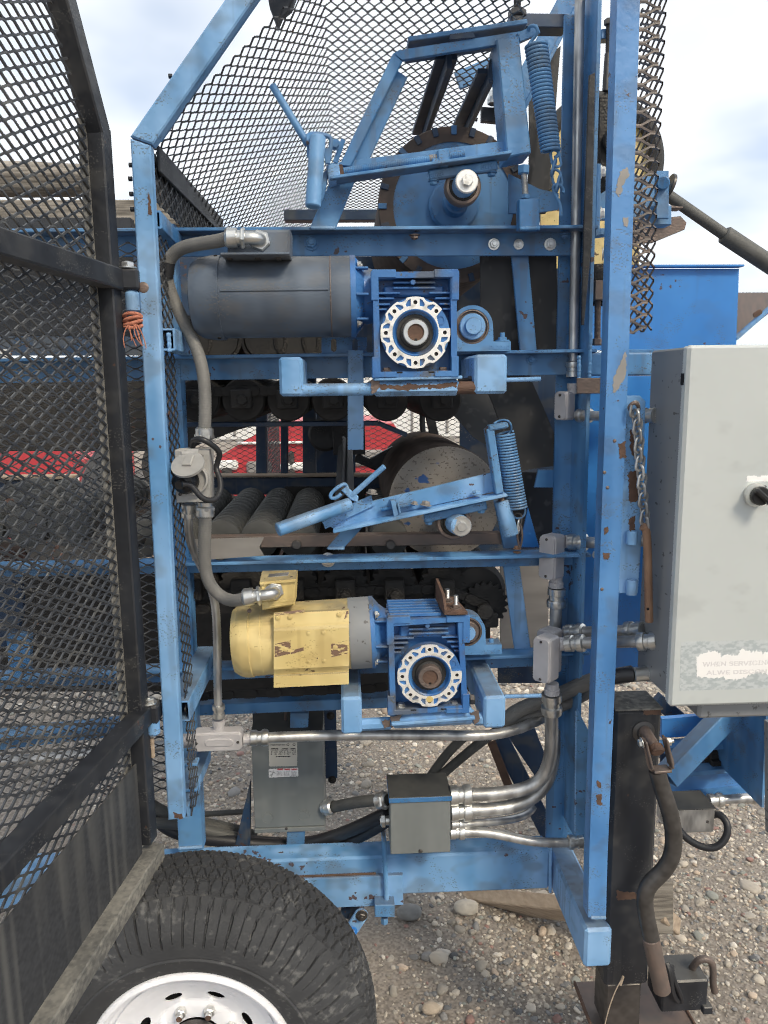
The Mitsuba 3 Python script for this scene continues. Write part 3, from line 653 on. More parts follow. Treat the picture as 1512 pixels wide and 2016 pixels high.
obj('mesh_flange', hull([dpt(s, z, n) for s in (0.02, 0.052) for z in (zlow, zc) for n in (-0.014, -0.011)]), 'dusty_black', dr_)
sl_dir = (e - [0, zc])
def inside(uu, vv):
    s, z = uu + 0.028, vv + zb
    return z < zc + 0.0 or (s - 0.03) > (z - zc) * sl_dir[0] / sl_dir[1]
obj('mesh_panel', expanded(dpt(0.028, zb, -0.008), DS, EZ, L - 0.03, zc + 1.0 - zb, 0.051, 0.0235, 0.0036, 0.003, inside), 'mesh_black', dr_, smooth=False)
zs = door(185, 1604)[1]
def streaks(p, n, uv):
    a = 0.6 * noise(p.y * 75, 3.0, p.z * 1.5) + 0.4 * noise(p.y * 19, 7.0, p.z * 2.5)
    b = fbm(p.x * 120, p.y * 120, p.z * 120, 2)
    c = mix((0.026, 0.028, 0.033), (0.046, 0.049, 0.055), b)
    return mix(c, (0.125, 0.125, 0.12), 0.6 * smoothstep(0.42, 0.75, 0.75 * a + 0.25 * fbm(p.x * 8, p.y * 8, p.z * 8, 3)))
mat('streaked', streaks, 0.6)
obj('skirt_sheet', hull([dpt(s, z, n) for s in (0.02, L) for z in (zb, zs) for n in (-0.0035, 0.0)]), 'streaked', dr_, 'black rubber skirt sheet streaked with dried dust')
for v, zz in ((528, zm), (1385, zl)):
    hx = at(252 if v < 1000 else 293, v, 1.60)
    obj('hinge_bolt', bolt([hx[0], hx[1], zz + 0.022], EZ, 0.013, stud=0.004), 'zinc', dr_)
    obj('hinge_ear', rbox([hx[0], hx[1] + 0.005, zz], (EX, EY, EZ), (0.022, 0.022, 0.02), 0.004), 'black_paint', dr_)
for v in (594, 1428):
    hx = at(261 if v < 1000 else 302, v, 1.60)
    obj('hinge_knuckle', rod(hx + [0, 0, 0.022], hx - [0, 0, 0.022], 0.014, 18, 0.005), 'blue_worn', cg)
hx = at(300, 1470, 1.60)
obj('hinge_pin', thread(hx + [0, 0, 0.02], hx - [0, 0, 0.025], 0.005), 'wood_pale', cg)
# rope tied round the hinge
rp = thing('frayed_rope', 'frayed orange twine wound round the hinge of the black door', 'rope')
c = at(262, 632, 1.60)
for k in range(4):
    a = np.linspace(0, 2 * np.pi, 30, endpoint=False)
    obj('coil', sweep(np.stack([c[0] + 0.017 * np.cos(a), c[1] + 0.016 * np.sin(a), c[2] + (k - 1.5) * 0.006 + 0.005 * np.sin(a + k)], 1), 0.0034, 7, True), 'rope', rp)
for k in range(7):
    r = random.Random(k)
    p = c + [r.uniform(-.01, .012), -0.016, -0.008]
    q = p + [r.uniform(-.012, .02), r.uniform(-.01, 0), r.uniform(-.05, -.02)]
    obj('strand', tube([p, lerp(p, q, .5) + [r.uniform(-.006, .006), -.004, 0], q], 0.0011, 5, 0.004), 'rope', rp)
# ------------------------------------------------------------------ motors
YM = 1.735
def px_r(u, v, r, Y): return rad(r, at(u, v, Y))
def elbow(P, d_in, r, parent, name='elbow'):
    """A liquid-tight 90 degree connector at P on a box face: hexagon, elbow and gland nut, the cable leaving along d_in."""
    d = unit(d_in)
    out = [nut(P, FRONT, r * 1.75, r * 0.6), tube([P + FRONT * r * 0.4, P + FRONT * r * 1.5, P + FRONT * r * 2.1 + d * r * 0.7, P + FRONT * r * 2.1 + d * r * 2.4], r * 1.02, 16, 0.003)]
    Q = P + FRONT * r * 2.1 + d * r * 2.2
    out += [nut(Q, d, r * 1.75, r * 0.7), lathe([(r * 1.2, 0), (r * 1.2, r * .6), (r * 1.55, r * .7), (r * 1.6, r * 2.2), (r * 1.25, r * 2.6)], Q + d * r * 0.6, d, 24)]
    obj(name, out, 'zinc', parent)
    return Q + d * r * 2.6
# black motor: drum along x
m1 = thing('electric_motor', 'dark grey electric motor above the upper gearbox drive, dusty and scuffed', 'motor', 'electric motors driving the gearboxes')
A0, A1 = at(378, 588, YM), at(700, 584, YM)
ax = unit(A1 - A0); R = px_r(540, 586, 81, YM - 0.09)
def onx(u, v=586): return float((at(u, v, YM) - A0) @ ax)
xb = onx(441)
obj('end_bell', lathe([(0.0, 0), (R * .55, 0.0), (R * .86, 0.006), (R * .99, 0.022), (R * 1.045, 0.05), (R * 1.05, xb), (R * 1.0, xb)], A0, ax, 72), 'motor_grey', m1)
obj('body', lathe([(R, xb), (R, onx(652)), (R * 1.004, onx(653)), (R * 1.004, onx(690)), (R * .9, onx(690))], A0, ax, 72, caps=False), 'motor_grey', m1)
th = math.radians(4)
fd = np.array([0, -math.cos(th), math.sin(th)])
obj('weld_seam', tube([A0 + ax * (xb + 0.006) + fd * R, A0 + ax * onx(550) + fd * R, A0 + ax * onx(648) + fd * R], 0.003, 8, 0.004), 'motor_grey', m1)
obj('seam_ring', lathe([(R, onx(651)), (R * 1.012, onx(652)), (R * 1.0, onx(654))], A0, ax, 72, caps=False), 'rust_steel', m1)
obj('flange', lathe([(R * .8, onx(690)), (R * 1.02, onx(690)), (R * 1.02, onx(700)), (R * .8, onx(700))], A0, ax, 72, caps=False), 'blue_gear', m1)
obj('bell_housing', lathe([(R * .98, onx(700)), (R * .80, onx(712)), (R * .72, onx(716)), (R * .66, onx(738)), (0, onx(738))], A0, ax, 56), 'blue_gear', m1)
for dz in (-0.62, -0.05, 0.6):
    c = A0 + ax * onx(712) + np.array([0, -R * math.sqrt(max(0, .86 - dz * dz)) * 0.98, R * dz])
    obj('rib', rbox(c, (EX, EY, EZ), (0.013, 0.012, 0.0022), 0.001), 'blue_gear', m1)
for v in (523, 635):
    P = at(704, v, YM - 0.055)
    obj('bolt', bolt(P, ax, 0.0085, stud=0.004), 'zinc', m1)
for u, v in ((424, 504), (432, 665)):
    P = at(u, v, YM - R * (0.35 if v < 600 else 0.5)); obj('screw', lathe([(0.0045, 0), (0.0035, 0.002)], P, P - (A0 + ax * ((P - A0) @ ax)), 10), 'black_hole', m1)
jb = [at(u, v, 1.652) for u, v in ((447, 452), (571, 451), (571, 505), (447, 506))]
obj('junction_box', [prism([(p[0], p[2]) for p in jb], [0, 1.652, 0], EX, EZ, EY, 0.085, 0.006), bar(at(440, 507, 1.66), at(573, 506, 1.66), 0.005, 0.09)], 'motor_grey', m1)
for u in (452, 508, 549):
    obj('clip', rbox(at(u, 509, 1.658), (EX, EY, EZ), (0.005, 0.01, 0.003), 0.001), 'steel_dark', m1)
fx1 = elbow(at(512, 474, 1.652), (-1, 0, 0.02), 0.0125, m1, 'cable_connector')
# yellow motor
m2 = thing('electric_motor', 'yellow electric motor with rust worn mounting plate above the grey transformer box', 'motor', 'electric motors driving the gearboxes')
B0, B1 = at(459, 1262, YM), at(760, 1242, YM)
ay = unit(B1 - B0); R2 = px_r(600, 1255, 73, YM - 0.07)
def ony(u): return float((at(u, 1262 - (u - 459) * 20 / 301, YM) - B0) @ ay)
x1 = ony(498)
obj('fan_cowl', lathe([(0, 0), (R2 * .6, 0.0), (R2 * .88, 0.005), (R2 * .99, 0.018), (R2 * 1.03, 0.03), (R2 * 1.035, x1), (R2 * 1.0, x1 + 0.001), (R2 * 1.0, ony(520)), (R2 * .99, ony(521)), (R2 * .99, ony(540))], B0, ay, 72), 'yellow', m2)
obj('body', lathe([(R2 * .985, ony(540)), (R2 * .985, ony(688)), (R2 * .9, ony(688))], B0, ay, 72, caps=False), 'yellow', m2)
obj('end_band', lathe([(R2 * .9, ony(688)), (R2 * 1.0, ony(688)), (R2 * 1.0, ony(729)), (R2 * .9, ony(729))], B0, ay, 72, caps=False), 'cabinet_side', m2, 'bare grey metal end band')
obj('flange', lathe([(R2 * .7, ony(729)), (R2 * 1.01, ony(729)), (R2 * 1.01, ony(737)), (R2 * .7, ony(737))], B0, ay, 72, caps=False), 'blue_gear', m2)
obj('bell_housing', lathe([(R2 * .98, ony(737)), (R2 * .78, ony(748)), (R2 * .64, ony(760)), (R2 * .62, ony(775)), (0, ony(775))], B0, ay, 56), 'blue_gear', m2)
for dz in (-0.6, -0.1, 0.55):
    c = B0 + ay * ony(748) + np.array([0, -R2 * math.sqrt(max(0, .8 - dz * dz)), R2 * dz])
    obj('rib', rbox(c, (EX, EY, EZ), (0.014, 0.012, 0.0022), 0.001), 'blue_gear', m2)
for v in (1210, 1302):
    obj('bolt', bolt(at(738, v, YM - 0.06), ay, 0.0085, stud=0.004), 'zinc', m2)
# folded mounting plate on the front of the body
def prof_plate(rows, u0, u1, t=0.004):
    """A sheet folded along x: rows of (v, Y) in the photograph at columns u0 and u1."""
    F, Bk = [], []
    n = len(rows)
    V = []
    for u, tilt in ((u0, 0), (u1, -7)):
        for v, Y in rows: V.append(at(u, v + tilt, Y))
    V = np.array(V)
    V2 = V + [0, t, 0]
    W = np.vstack([V, V2])
    f = []
    for i in range(n - 1):
        a, b, c, d = i, i + 1, n + i + 1, n + i
        f += [(a, b, c), (a, c, d)]
        a, b, c, d = [x + 2 * n for x in (a, b, c, d)]
        f += [(a, c, b), (a, d, c)]
    def quad(a, b, c, d): f.extend([(a, b, c), (a, c, d)])
    for i in range(n - 1):
        quad(i, i + 2 * n, i + 1 + 2 * n, i + 1); quad(n + i, n + i + 1, 3 * n + i + 1, 3 * n + i)
    quad(0, n, 3 * n, 2 * n); quad(n - 1, 3 * n - 1, 4 * n - 1, 2 * n - 1)
    m = trimesh.Trimesh(W, f, process=False); m.fix_normals()
    return m
yf = YM - R2
rows = [(1206, yf + 0.013), (1208, yf + 0.006), (1231, yf - 0.002), (1236, yf - 0.003), (1243, yf - 0.009), (1318, yf - 0.009), (1325, yf - 0.001), (1329, yf + 0.002), (1332, yf - 0.002), (1354, yf - 0.001)]
mp = obj('mounting_plate', prof_plate(rows, 539, 687), 'yellow', m2, smooth=False)
for u0, u1 in ((541, 572), (652, 684)):
    obj('worn_patch', prof_plate([(1268, yf - 0.0096), (1294, yf - 0.0096)], u0, u1, 0.0005), 'yellow_worn', m2, 'rubbed rust brown patch')
obj('worn_patch', prof_plate([(1281, yf - 0.0095), (1288, yf - 0.0095)], 573, 598, 0.0004), 'yellow_worn', m2)
obj('worn_patch', prof_plate([(1207, yf + 0.0056), (1212, yf + 0.0036)], 541, 600, 0.0004), 'yellow_worn', m2)
obj('worn_patch', prof_plate([(1209, yf + 0.0051), (1222, yf + 0.000)], 670, 686, 0.0004), 'yellow_worn', m2)
for u, v, r in ((607, 1247, 4.5), (637, 1246, 4.5), (608, 1303, 4.5), (638, 1301, 4.5), (547, 1216, 5), (571, 1215, 5), (668, 1210, 5), (562, 1278, 5), (660, 1274, 5)):
    Y = yf - 0.0095 if 1243 <= v <= 1320 else yf - 0.0005
    P = at(u, v, Y); obj('rivet', lathe([(rad(r, P), 0), (rad(r, P) * .9, 0.001), (rad(r, P) * .5, 0.0016)], P, FRONT, 14), 'yellow', m2)
for u, v in ((554, 1342), (577, 1341), (673, 1335)):
    P = at(u, v, yf + 0.0015); obj('slot_hole', rod(P, P + [0, 0.002, 0], rad(4.5, P)), 'black_hole', m2)
jb = [at(u, v, 1.665) for u, v in ((511, 1146), (582, 1140), (580, 1192), (516, 1202))]
obj('junction_box', prism([(p[0], p[2]) for p in jb], [0, 1.665, 0], EX, EZ, EY, 0.085, 0.004), 'yellow', m2)
lid = [at(511, 1146, 1.658), at(583, 1140, 1.658), at(583, 1122, 1.75), at(516, 1124, 1.75)]
obj('box_lid', hull([p + [0, 0, dz] for p in lid for dz in (-0.006, 0.0)]), 'yellow', m2)
obj('box_band', plate([(515, 1186), (581, 1178), (580, 1183), (516, 1191)], 1.6635, 0.003, 0.0005), 'yellow', m2)
lab = lerp(lerp(lid[0], lid[3], .5), lerp(lid[1], lid[2], .5), .5)
obj('torn_label', rbox(lab + [0, 0, 0.001], frame_of(lid[1] - lid[0], np.cross(lid[1] - lid[0], lid[3] - lid[0])), (0.023, 0.013, 0.0008), 0.0002), 'galvanised', m2)
for u, v in ((521, 1141), (574, 1136)):
    obj('screw', lathe([(0.003, 0), (0.003, 0.002), (0.001, 0.003)], at(u, v, 1.68) + [0, 0, -0.001], EZ, 10), 'steel_dark', m2)
fx2 = elbow(at(540, 1163, 1.665), (-1, 0, -0.1), 0.0125, m2, 'cable_connector')
obj('screw', lathe([(0.005, 0), (0.005, 0.003), (0.003, 0.004)], at(491, 1203, YM - R2 * .76), (0, -.8, .6), 12), 'rust_steel', m2)

# ------------------------------------------------------------------ gearboxes
def gearbox(label, corner, fc, fr_, Yf, depth, skew=0.0, top=None):
    """corner: outer face rectangle in pixels (four points); fc: flange centre; fr_: flange radius in pixels."""
    g = thing('gearbox', label, 'gearbox', 'worm gearboxes with eight hole flanges')
    q = np.array([at(u, v, Yf)[[0, 2]] for u, v in corner])
    outer = Polygon(q)
    rim = outer.difference(outer.buffer(-0.0125, join_style=2))
    obj('housing_rim', prism(rim, [0, Yf, 0], EX, EZ, EY, 0.045, 0), 'blue_gear', g)
    obj('housing', prism(np.array(outer.buffer(-0.003).exterior.coords)[:-1], [0, Yf + 0.042, 0], EX, EZ, EY, depth - 0.04, 0.003), 'blue_gear', g)
    (x0, z0), (x1, z1) = q.min(0), q.max(0)
    W, Hh = x1 - x0, z1 - z0
    for sx in (0, 1):
        for s in (0, 1):
            cx = x0 + W * (0.135 if sx == 0 else 0.865); cz = z1 if s == 0 else z0
            obj('corner_boss', bbox(cx - W * .14, cx + W * .14, Yf - 0.003, Yf + 0.03, cz - (0.0135 if s == 0 else -0.001), cz + (0.003 if s == 0 else 0.0125), 0.001), 'blue_gear', g)
            obj('corner_boss', bbox((x0 - 0.003) if sx == 0 else x1 - 0.0125, (x0 + 0.0125) if sx == 0 else x1 + 0.003, Yf - 0.0028, Yf + 0.03, cz - (Hh * .27 if s == 0 else 0), cz + (0 if s == 0 else Hh * .2), 0.001), 'blue_gear', g)
    C = at(*fc, Yf - 0.008); Rf = rad(fr_, C)
    cx, cz = C[0], C[2]
    for k, (w, dz) in enumerate(((0.5, 1.42), (0.5, 1.27), (0.26, 1.13), (0.26, 1.13), (0.19, .98), (0.19, .98), (0.14, .82), (0.14, .82), (.1, .68), (.1, .68))):
        if k < 2: xa, xb = cx - W * w / 2, cx + W * w / 2
        elif k % 2 == 0: xa, xb = x0 + 0.012, x0 + 0.012 + W * w
        else: xa, xb = x1 - 0.012 - W * w, x1 - 0.012
        obj('cooling_fin', bbox(xa, xb, Yf + 0.012, Yf + 0.045, cz + Rf * dz - 0.002, cz + Rf * dz + 0.002, 0.001), 'blue_gear', g)
    obj('web', bbox(cx - W * .36, cx + W * .36, Yf + 0.026, Yf + 0.046, cz + Rf * 1.05, z1 - 0.026, 0.004), 'blue_gear', g)
    obj('plug', nut([cx - W * .02, Yf + 0.01, z1 - 0.022], FRONT, 0.006, 0.006), 'blue_gear', g)
    # flange: blue disc behind, bare aluminium face with pockets in front
    obj('flange', lathe([(Rf * .6, 0.0), (Rf * .985, 0.0), (Rf * .985, -0.022), (Rf * .6, -0.022)], [cx, Yf - 0.004, cz], FRONT, 64, caps=False), 'blue_gear', g)
    face = Point(0, 0).buffer(Rf, quad_segs=20).difference(Point(0, 0).buffer(Rf * .66, quad_segs=20))
    holes = []
    for k in range(8):
        a = math.pi / 4 * k
        rot = lambda gm, b=a: affinity.rotate(gm, b, (0, 0), use_radians=True)
        notch = affinity.translate(affinity.scale(Point(0, 0).buffer(1, quad_segs=8), Rf * .09, Rf * .15), Rf * 1.02, 0)
        face = face.difference(affinity.rotate(notch, a + math.pi / 8, (0, 0), use_radians=True))
        for s in (-1, 1):
            pocket = Polygon([(Rf * .75, s * Rf * .135), (Rf * .93, s * Rf * .135), (Rf * .90, s * Rf * .20), (Rf * .79, s * Rf * .265), (Rf * .73, s * Rf * .25)]).buffer(Rf * .008)
            face = face.difference(rot(pocket))
        hole = Point(Rf * .845, 0).buffer(Rf * .058, quad_segs=5)
        holes.append(rot(hole)); face = face.difference(rot(hole))
    face = face.difference(Polygon([(Rf * .69, Rf * .12), (Rf * 1.1, Rf * .12), (Rf * .85, Rf * .75), (Rf * .60, Rf * .45)]).intersection(Point(0, 0).buffer(Rf * 1.01)))
    parts = getattr(face, 'geoms', [face])
    obj('flange_face', [prism(p, [cx, Yf - 0.0075, cz], EX, EZ, EY, 0.004, 0) for p in parts if p.area > 1e-6], 'aluminium', g, 'scuffed bare aluminium ring with eight holes')
    for h in holes:
        p = h.centroid
        obj('screw_hole', rod([cx + p.x, Yf - 0.0045, cz + p.y], [cx + p.x, Yf - 0.002, cz + p.y], Rf * .058, 12, 0.0001), 'black_hole', g)
    t = math.radians(26)
    obj('bore_plug', lathe([(Rf * .13, -0.004), (Rf * .13, 0.003), (Rf * .10, 0.003), (Rf * .095, 0.001), (0, 0.001)], [cx + Rf * .80 * math.cos(t), Yf - 0.003, cz + Rf * .80 * math.sin(t)], FRONT, 20), 'blue_gear', g)
    obj('seal_ring', lathe([(Rf * .66, 0.003), (Rf * .64, 0.004), (Rf * .60, 0.0015), (Rf * .58, -0.008), (Rf * .53, -0.012), (Rf * .50, -0.012)], [cx, Yf - 0.004, cz], FRONT, 56, caps=False), 'blue_gear', g)
    obj('oil_seal', lathe([(Rf * .53, -0.010), (Rf * .44, -0.010), (Rf * .42, -0.006), (Rf * .34, -0.004), (Rf * .30, -0.004)], [cx, Yf - 0.004, cz], FRONT, 48, caps=False), 'rubber', g)
    obj('hollow_shaft', lathe([(Rf * .36, -0.01), (Rf * .36, 0.012), (Rf * .34, 0.014), (Rf * .24, 0.014), (Rf * .225, 0.010)], [cx, Yf - 0.004, cz], FRONT, 40, caps=False), 'rust_steel' if skew else 'zinc', g)
    obj('shaft_end', lathe([(Rf * .225, -0.01), (Rf * .225, 0.0105), (0, 0.0105)], [cx, Yf - 0.004, cz], FRONT, 32), 'rust', g, 'rusty shaft end')
    obj('keyway', bbox(cx - Rf * .035, cx + Rf * .035, Yf - 0.0155, Yf - 0.01, cz - Rf * .235, cz - Rf * .17, 0.0003), 'black_hole', g)
    for s in (0.16, 0.84):
        P = [x0 + W * s, Yf + 0.016, z0 + 0.0135]
        obj('base_bolt', bolt(P, EZ, 0.0085, stud=0.0), 'rust_steel' if not skew else 'zinc', g)
    for s in (0.3, 0.7):
        P = [x0 + W * s, Yf + 0.03, z0 + 0.012]
        obj('base_slot', bbox(P[0] - 0.008, P[0] + 0.008, Yf - 0.0006, Yf + 0.002, z0 + 0.009, z0 + 0.0125, 0.0002), 'black_hole', g)
    return g, (x0, x1, z0, z1, cx, cz, Rf)
YG = 1.645
g1, G1 = gearbox('blue worm gearbox with bare ring flange bolted to the dark grey motor', [(733, 536), (899, 533), (900, 741), (738, 744)], (818, 655), 69, YG, 0.16)
g2, G2 = gearbox('blue worm gearbox with bare ring flange bolted to the yellow motor', [(764, 1223), (912, 1213), (921, 1398), (769, 1408)], (846, 1331), 64, YG, 0.15, 1.0)
# ribbed top of the lower gearbox and the rusty angle bracket with two studs
x0, x1, z0, z1 = G2[:4]
for k in range(6):
    obj('top_rib', bbox(x0 + 0.004, x1 - 0.06, YG + 0.012 + 0.022 * k, YG + 0.018 + 0.022 * k, z1 - 0.002, z1 + 0.006, 0.001), 'blue_gear', g2)
obj('oil_mark', stadium(at(846, 1377, YG - 0.0085), EX, EZ, EY, 0.016, 0.014, 0.001), 'yellow', g2, 'yellow oil stain on the ring')
rb = thing('angle_bracket', 'rusty brown angle bracket held by two studs on top of the lower gearbox', 'bracket')
P0, P1 = at(868, 1190, 1.70), at(907, 1190, 1.70)
ztop = z1 + 0.007
obj('base_leg', hull([np.array([x, y, ztop + dz]) for x, y in ((P0[0], 1.635), (P1[0] + .006, 1.635), (P1[0] - .006, 1.76), (P0[0] - .005, 1.76)) for dz in (0, 0.006)]), 'rust', rb)
ue = [at(869, 1210, 1.635), at(847, 1139, 1.76), at(869, 1172, 1.66), at(852, 1196, 1.76)]
obj('upright_leg', hull([np.array([P0[0] + dx - (y - 1.635) * .04, y, z]) for dx in (0, 0.006) for y, z in ((1.635, ztop), (1.76, ztop), (1.76, at(847, 1139, 1.76)[2]), (1.665, at(868, 1172, 1.66)[2]), (1.635, ztop + 0.012))]), 'rust', rb)
for x, y in ((P0[0] + 0.018, 1.72), (P0[0] + 0.030, 1.665)):
    B = np.array([x, y, ztop + 0.006])
    obj('stud_nut', bolt(B, EZ, 0.010, turn=.2), 'rust_steel', rb)
    obj('stud', thread(B + [0, 0, .008], B + [0, 0, 0.03], 0.0055), 'zinc', rb)

# ------------------------------------------------------------------ torque bars holding the gearboxes
tb = thing('torque_arm', 'blue round bar and block torque arm with a rusty clamp under the upper gearbox', 'torque arm', 'torque arms below the gearboxes')
def sq_block(u0, v0, u1, v1, Y0, Y1, m_, parent, name='end_block', b=0.006):
    P, Q = at(u0, v0, Y0), at(u1, v1, Y0)
    return obj(name, bbox(P[0], Q[0], Y0, Y1, Q[2], P[2], b), m_, parent)
sq_block(548, 703, 597, 780, 1.655, 1.86, 'blue_worn', tb)
sq_block(935, 698, 998, 775, 1.655, 1.86, 'blue_worn', tb)
obj('round_bar', rod(at(590, 768, 1.672), at(735, 766, 1.672), 0.0135), 'blue_worn', tb)
obj('round_bar', rod(at(895, 764, 1.672), at(940, 763, 1.672), 0.0138), 'rust', tb)
obj('clamp', [bar(at(731, 764, 1.672), at(906, 762, 1.672), 0.036, 0.032, b=0.012)], 'blue_worn', tb, 'half round blue clamp with rust along its front')
patch('rust_streak', [(745, 757), (790, 760), (800, 754), (820, 757), (860, 757), (898, 752), (900, 760), (870, 765), (830, 764), (800, 770), (770, 766), (748, 767)], 1.6565, 'rust', tb, 0.001, 31)
patch('bare_end', [(731, 748), (746, 750), (748, 756), (740, 772), (732, 776)], 1.6565, 'rust_steel', tb, 0.001, 32)
obj('base_plate', bar(at(735, 747, 1.70), at(903, 743, 1.70), 0.007, 0.11), 'blue_worn', tb)
obj('adjusting_bolt', [thread(at(996, 748, 1.70), at(1064, 746, 1.70), 0.0055)], 'blue_worn', tb)
obj('adjusting_bolt', [thread(at(902, 748, 1.70), at(938, 747, 1.70), 0.0045), nut(at(921, 748, 1.70), EX, 0.009, 0.009)], 'steel_dark', tb)
t2 = thing('torque_arm', 'blue torque arm of square tubes with a chipped clamp under the lower gearbox', 'torque arm', 'torque arms below the gearboxes')
sq_block(671, 1374, 713, 1446, 1.655, 1.90, 'blue_worn', t2)
P, Q = at(953, 1372, 1.655), at(995, 1434, 1.655)
obj('end_block', bbox(P[0], Q[0], 1.655, 1.98, Q[2], P[2], 0.006), 'blue_worn', t2)
obj('round_bar', bar(at(705, 1427, 1.675), at(775, 1423, 1.675), 0.028, 0.026, b=0.009), 'blue_worn', t2)
obj('round_bar', bar(at(928, 1415, 1.675), at(956, 1415, 1.675), 0.03, 0.026, b=0.009), 'blue_worn', t2)
obj('clamp', [bar(at(769, 1417, 1.672), at(934, 1408, 1.672), 0.040, 0.03, b=0.012)], 'blue_worn', t2)
patch('bare_patch', [(769, 1410), (790, 1407), (788, 1420), (776, 1424), (770, 1436)], 1.6565, 'rust_steel', t2, 0.001, 33)
patch('bare_patch', [(925, 1402), (942, 1398), (944, 1420), (934, 1426), (930, 1412)], 1.6565, 'rust_steel', t2, 0.001, 34)
patch('bare_patch', [(752, 1418), (768, 1416), (768, 1430), (756, 1434)], 1.661, 'rust_steel', t2, 0.001, 35)
obj('base_plate', bar(at(768, 1407, 1.70), at(928, 1395, 1.70), 0.007, 0.11), 'blue_worn', t2)
obj('adjusting_bolt', thread(at(993, 1371, 1.72), at(1065, 1369, 1.72), 0.0055), 'blue_worn', t2)
obj('jam_nut', nut(at(924, 1377, 1.70), EX, 0.013, 0.012), 'steel_dark', t2)

# ------------------------------------------------------------------ pillow block bearings
def pillow(label, c, rb_, base, txt, boltp, Y, shaft=True, worn=True):
    p = thing('pillow_block_bearing', label, 'bearing', 'pillow block bearings beside the gearboxes')
    C = at(*c, Y); r = rad(rb_, C)
    a = np.radians(np.linspace(-35, 215, 40))
    bz0, bz1 = at(base[0], base[3], Y)[2], at(base[0], base[1], Y)[2]
    bx0, bx1 = at(base[0], base[1], Y)[0], at(base[2], base[1], Y)[0]
    body = unary_union([Point(C[0], C[2]).buffer(r, quad_segs=14), Polygon([(C[0] - r, C[2]), (C[0] + r, C[2]), (C[0] + r * 1.05, bz0), (C[0] - r * 1.05, bz0)]), sbox(bx0, bz0, bx1, bz1).buffer(-0.002).buffer(0.002)])
    body = body.difference(Point(C[0], C[2]).buffer(r * .82, quad_segs=14))
    obj('housing', prism(body, [0, Y, 0], EX, EZ, EY, 0.045, 0), 'blue', p)
    obj('outer_race', lathe([(r * .83, -0.012), (r * .83, -0.002), (r * .74, -0.001), (r * .70, -0.007), (r * .46, -0.008), (r * .46, -0.02)], C, FRONT, 40, caps=False), 'rust_steel', p, 'greasy brown bearing ring')
    obj('inner_collar', lathe([(r * .62, -0.01), (r * .62, 0.004), (r * .58, 0.006), (r * .40, 0.006)], C, FRONT, 36, caps=False), 'blue_worn' if shaft else 'rust_steel', p)
    obj('shaft_end', lathe([(r * .41, -0.02), (r * .41, 0.014), (r * .37, 0.018), (0, 0.0185)], C, FRONT, 32), 'blue_worn', p)
    obj('casting_text', lettering(txt[0], at(txt[1], txt[2], Y - 0.0002), EX, EZ, txt[3], 0.0012, True, txt[4]), 'blue', p)
    B = at(*boltp, Y + 0.02)
    obj('bolt', [bolt(B, EZ, 0.0105, stud=0.0), lathe([(0.017, 0), (0.017, 0.003)], B, EZ, 18), rod(B + [0, 0, .006], B + [0, 0, .02], 0.006)], 'blue', p)
    return p
pillow('blue pillow block bearing with brown ring right of the upper gearbox', (930, 643), 41, (868, 673, 1006, 692), ('PL208D', 984, 684, 0.0085, 0.047), (989, 672), 1.795)
pillow('blue pillow block bearing half hidden behind the lower gearbox', (920, 1244), 36, (860, 1272, 988, 1291), ('PL208D', 965, 1283, 0.0085, 0.045), (967, 1272), 1.795, False)

# ------------------------------------------------------------------ upper tension arm and its drum
ta = thing('tension_arm', 'large blue welded tension arm carrying the upper drum above the top beam', 'arm', 'sprung tension arms')
YA = 1.80
obj('leaning_angle', [plate([(781, 138), (802, 152), (727, 314), (686, 322)], YA + 0.03, 0.008), plate([(774, 104), (792, 120), (690, 328), (668, 326)], YA, 0.012, 0.002)], 'blue', ta)
obj('top_bar', [plate([(786, 98), (1031, 60), (1031, 78), (978, 88), (792, 118), (774, 105)], YA, 0.012, 0.001), bar(at(800, 100, YA + 0.055), at(1026, 66, YA + 0.055), 0.010, 0.12)], 'blue', ta)
obj('right_leg', plate([(978, 76), (1022, 70), (1046, 300), (999, 310)], YA - 0.012, 0.09, 0.003), 'blue', ta, 'upright blue box leg of the arm')
obj('spring_lug', bar(at(1020, 76, YA), at(1060, 58, YA), 0.02, 0.012), 'blue', ta)
obj('arm_angle', [plate([(645, 322), (1000, 276), (1000, 306), (648, 356)], YA + 0.012, 0.008), bar(at(650, 356, YA - 0.016), at(1003, 306, YA - 0.016), 0.007, 0.055)], 'blue', ta)
obj('end_block', plate([(642, 325), (667, 321), (671, 352), (648, 358)], YA - 0.03, 0.05, 0.002), 'blue_worn', ta)
obj('threaded_rod', thread(at(672, 338, YA - 0.012), at(915, 303, YA - 0.012), 0.0085, 0.004, 16), 'blue', ta)
obj('threaded_rod_end', thread(at(845, 313, YA - 0.012), at(862, 310.5, YA - 0.012), 0.0089, 0.004, 16), 'sheet_grey', ta)
obj('rod_nut', bar(at(662, 341, YA - 0.015), at(676, 339, YA - 0.015), 0.028, 0.024), 'rust', ta, 'rusty nut on the threaded rod')
obj('rod_nut', [rbox(at(872, 309, YA - 0.014), frame_of(at(915, 303, YA) - at(672, 338, YA), (0, 1, 0)), (0.013, 0.0145, 0.012), 0.003), rbox(at(866, 322, YA - 0.012), (EX, EY, EZ), (0.018, 0.012, 0.008), 0.002)], 'blue', ta)
obj('foot_plate', plate([(650, 358), (700, 352), (661, 449), (609, 449)], YA + 0.022, 0.01), 'blue', ta)
obj('cross_leg', [bar(at(885, 112, YA + 0.06), at(835, 262, 2.35), 0.05, 0.012, up=(0.9, 0.3, 0)), bar(at(880, 112, YA + 0.09), at(828, 262, 2.38), 0.012, 0.05, up=(0.9, 0.3, 0))], 'navy', ta)
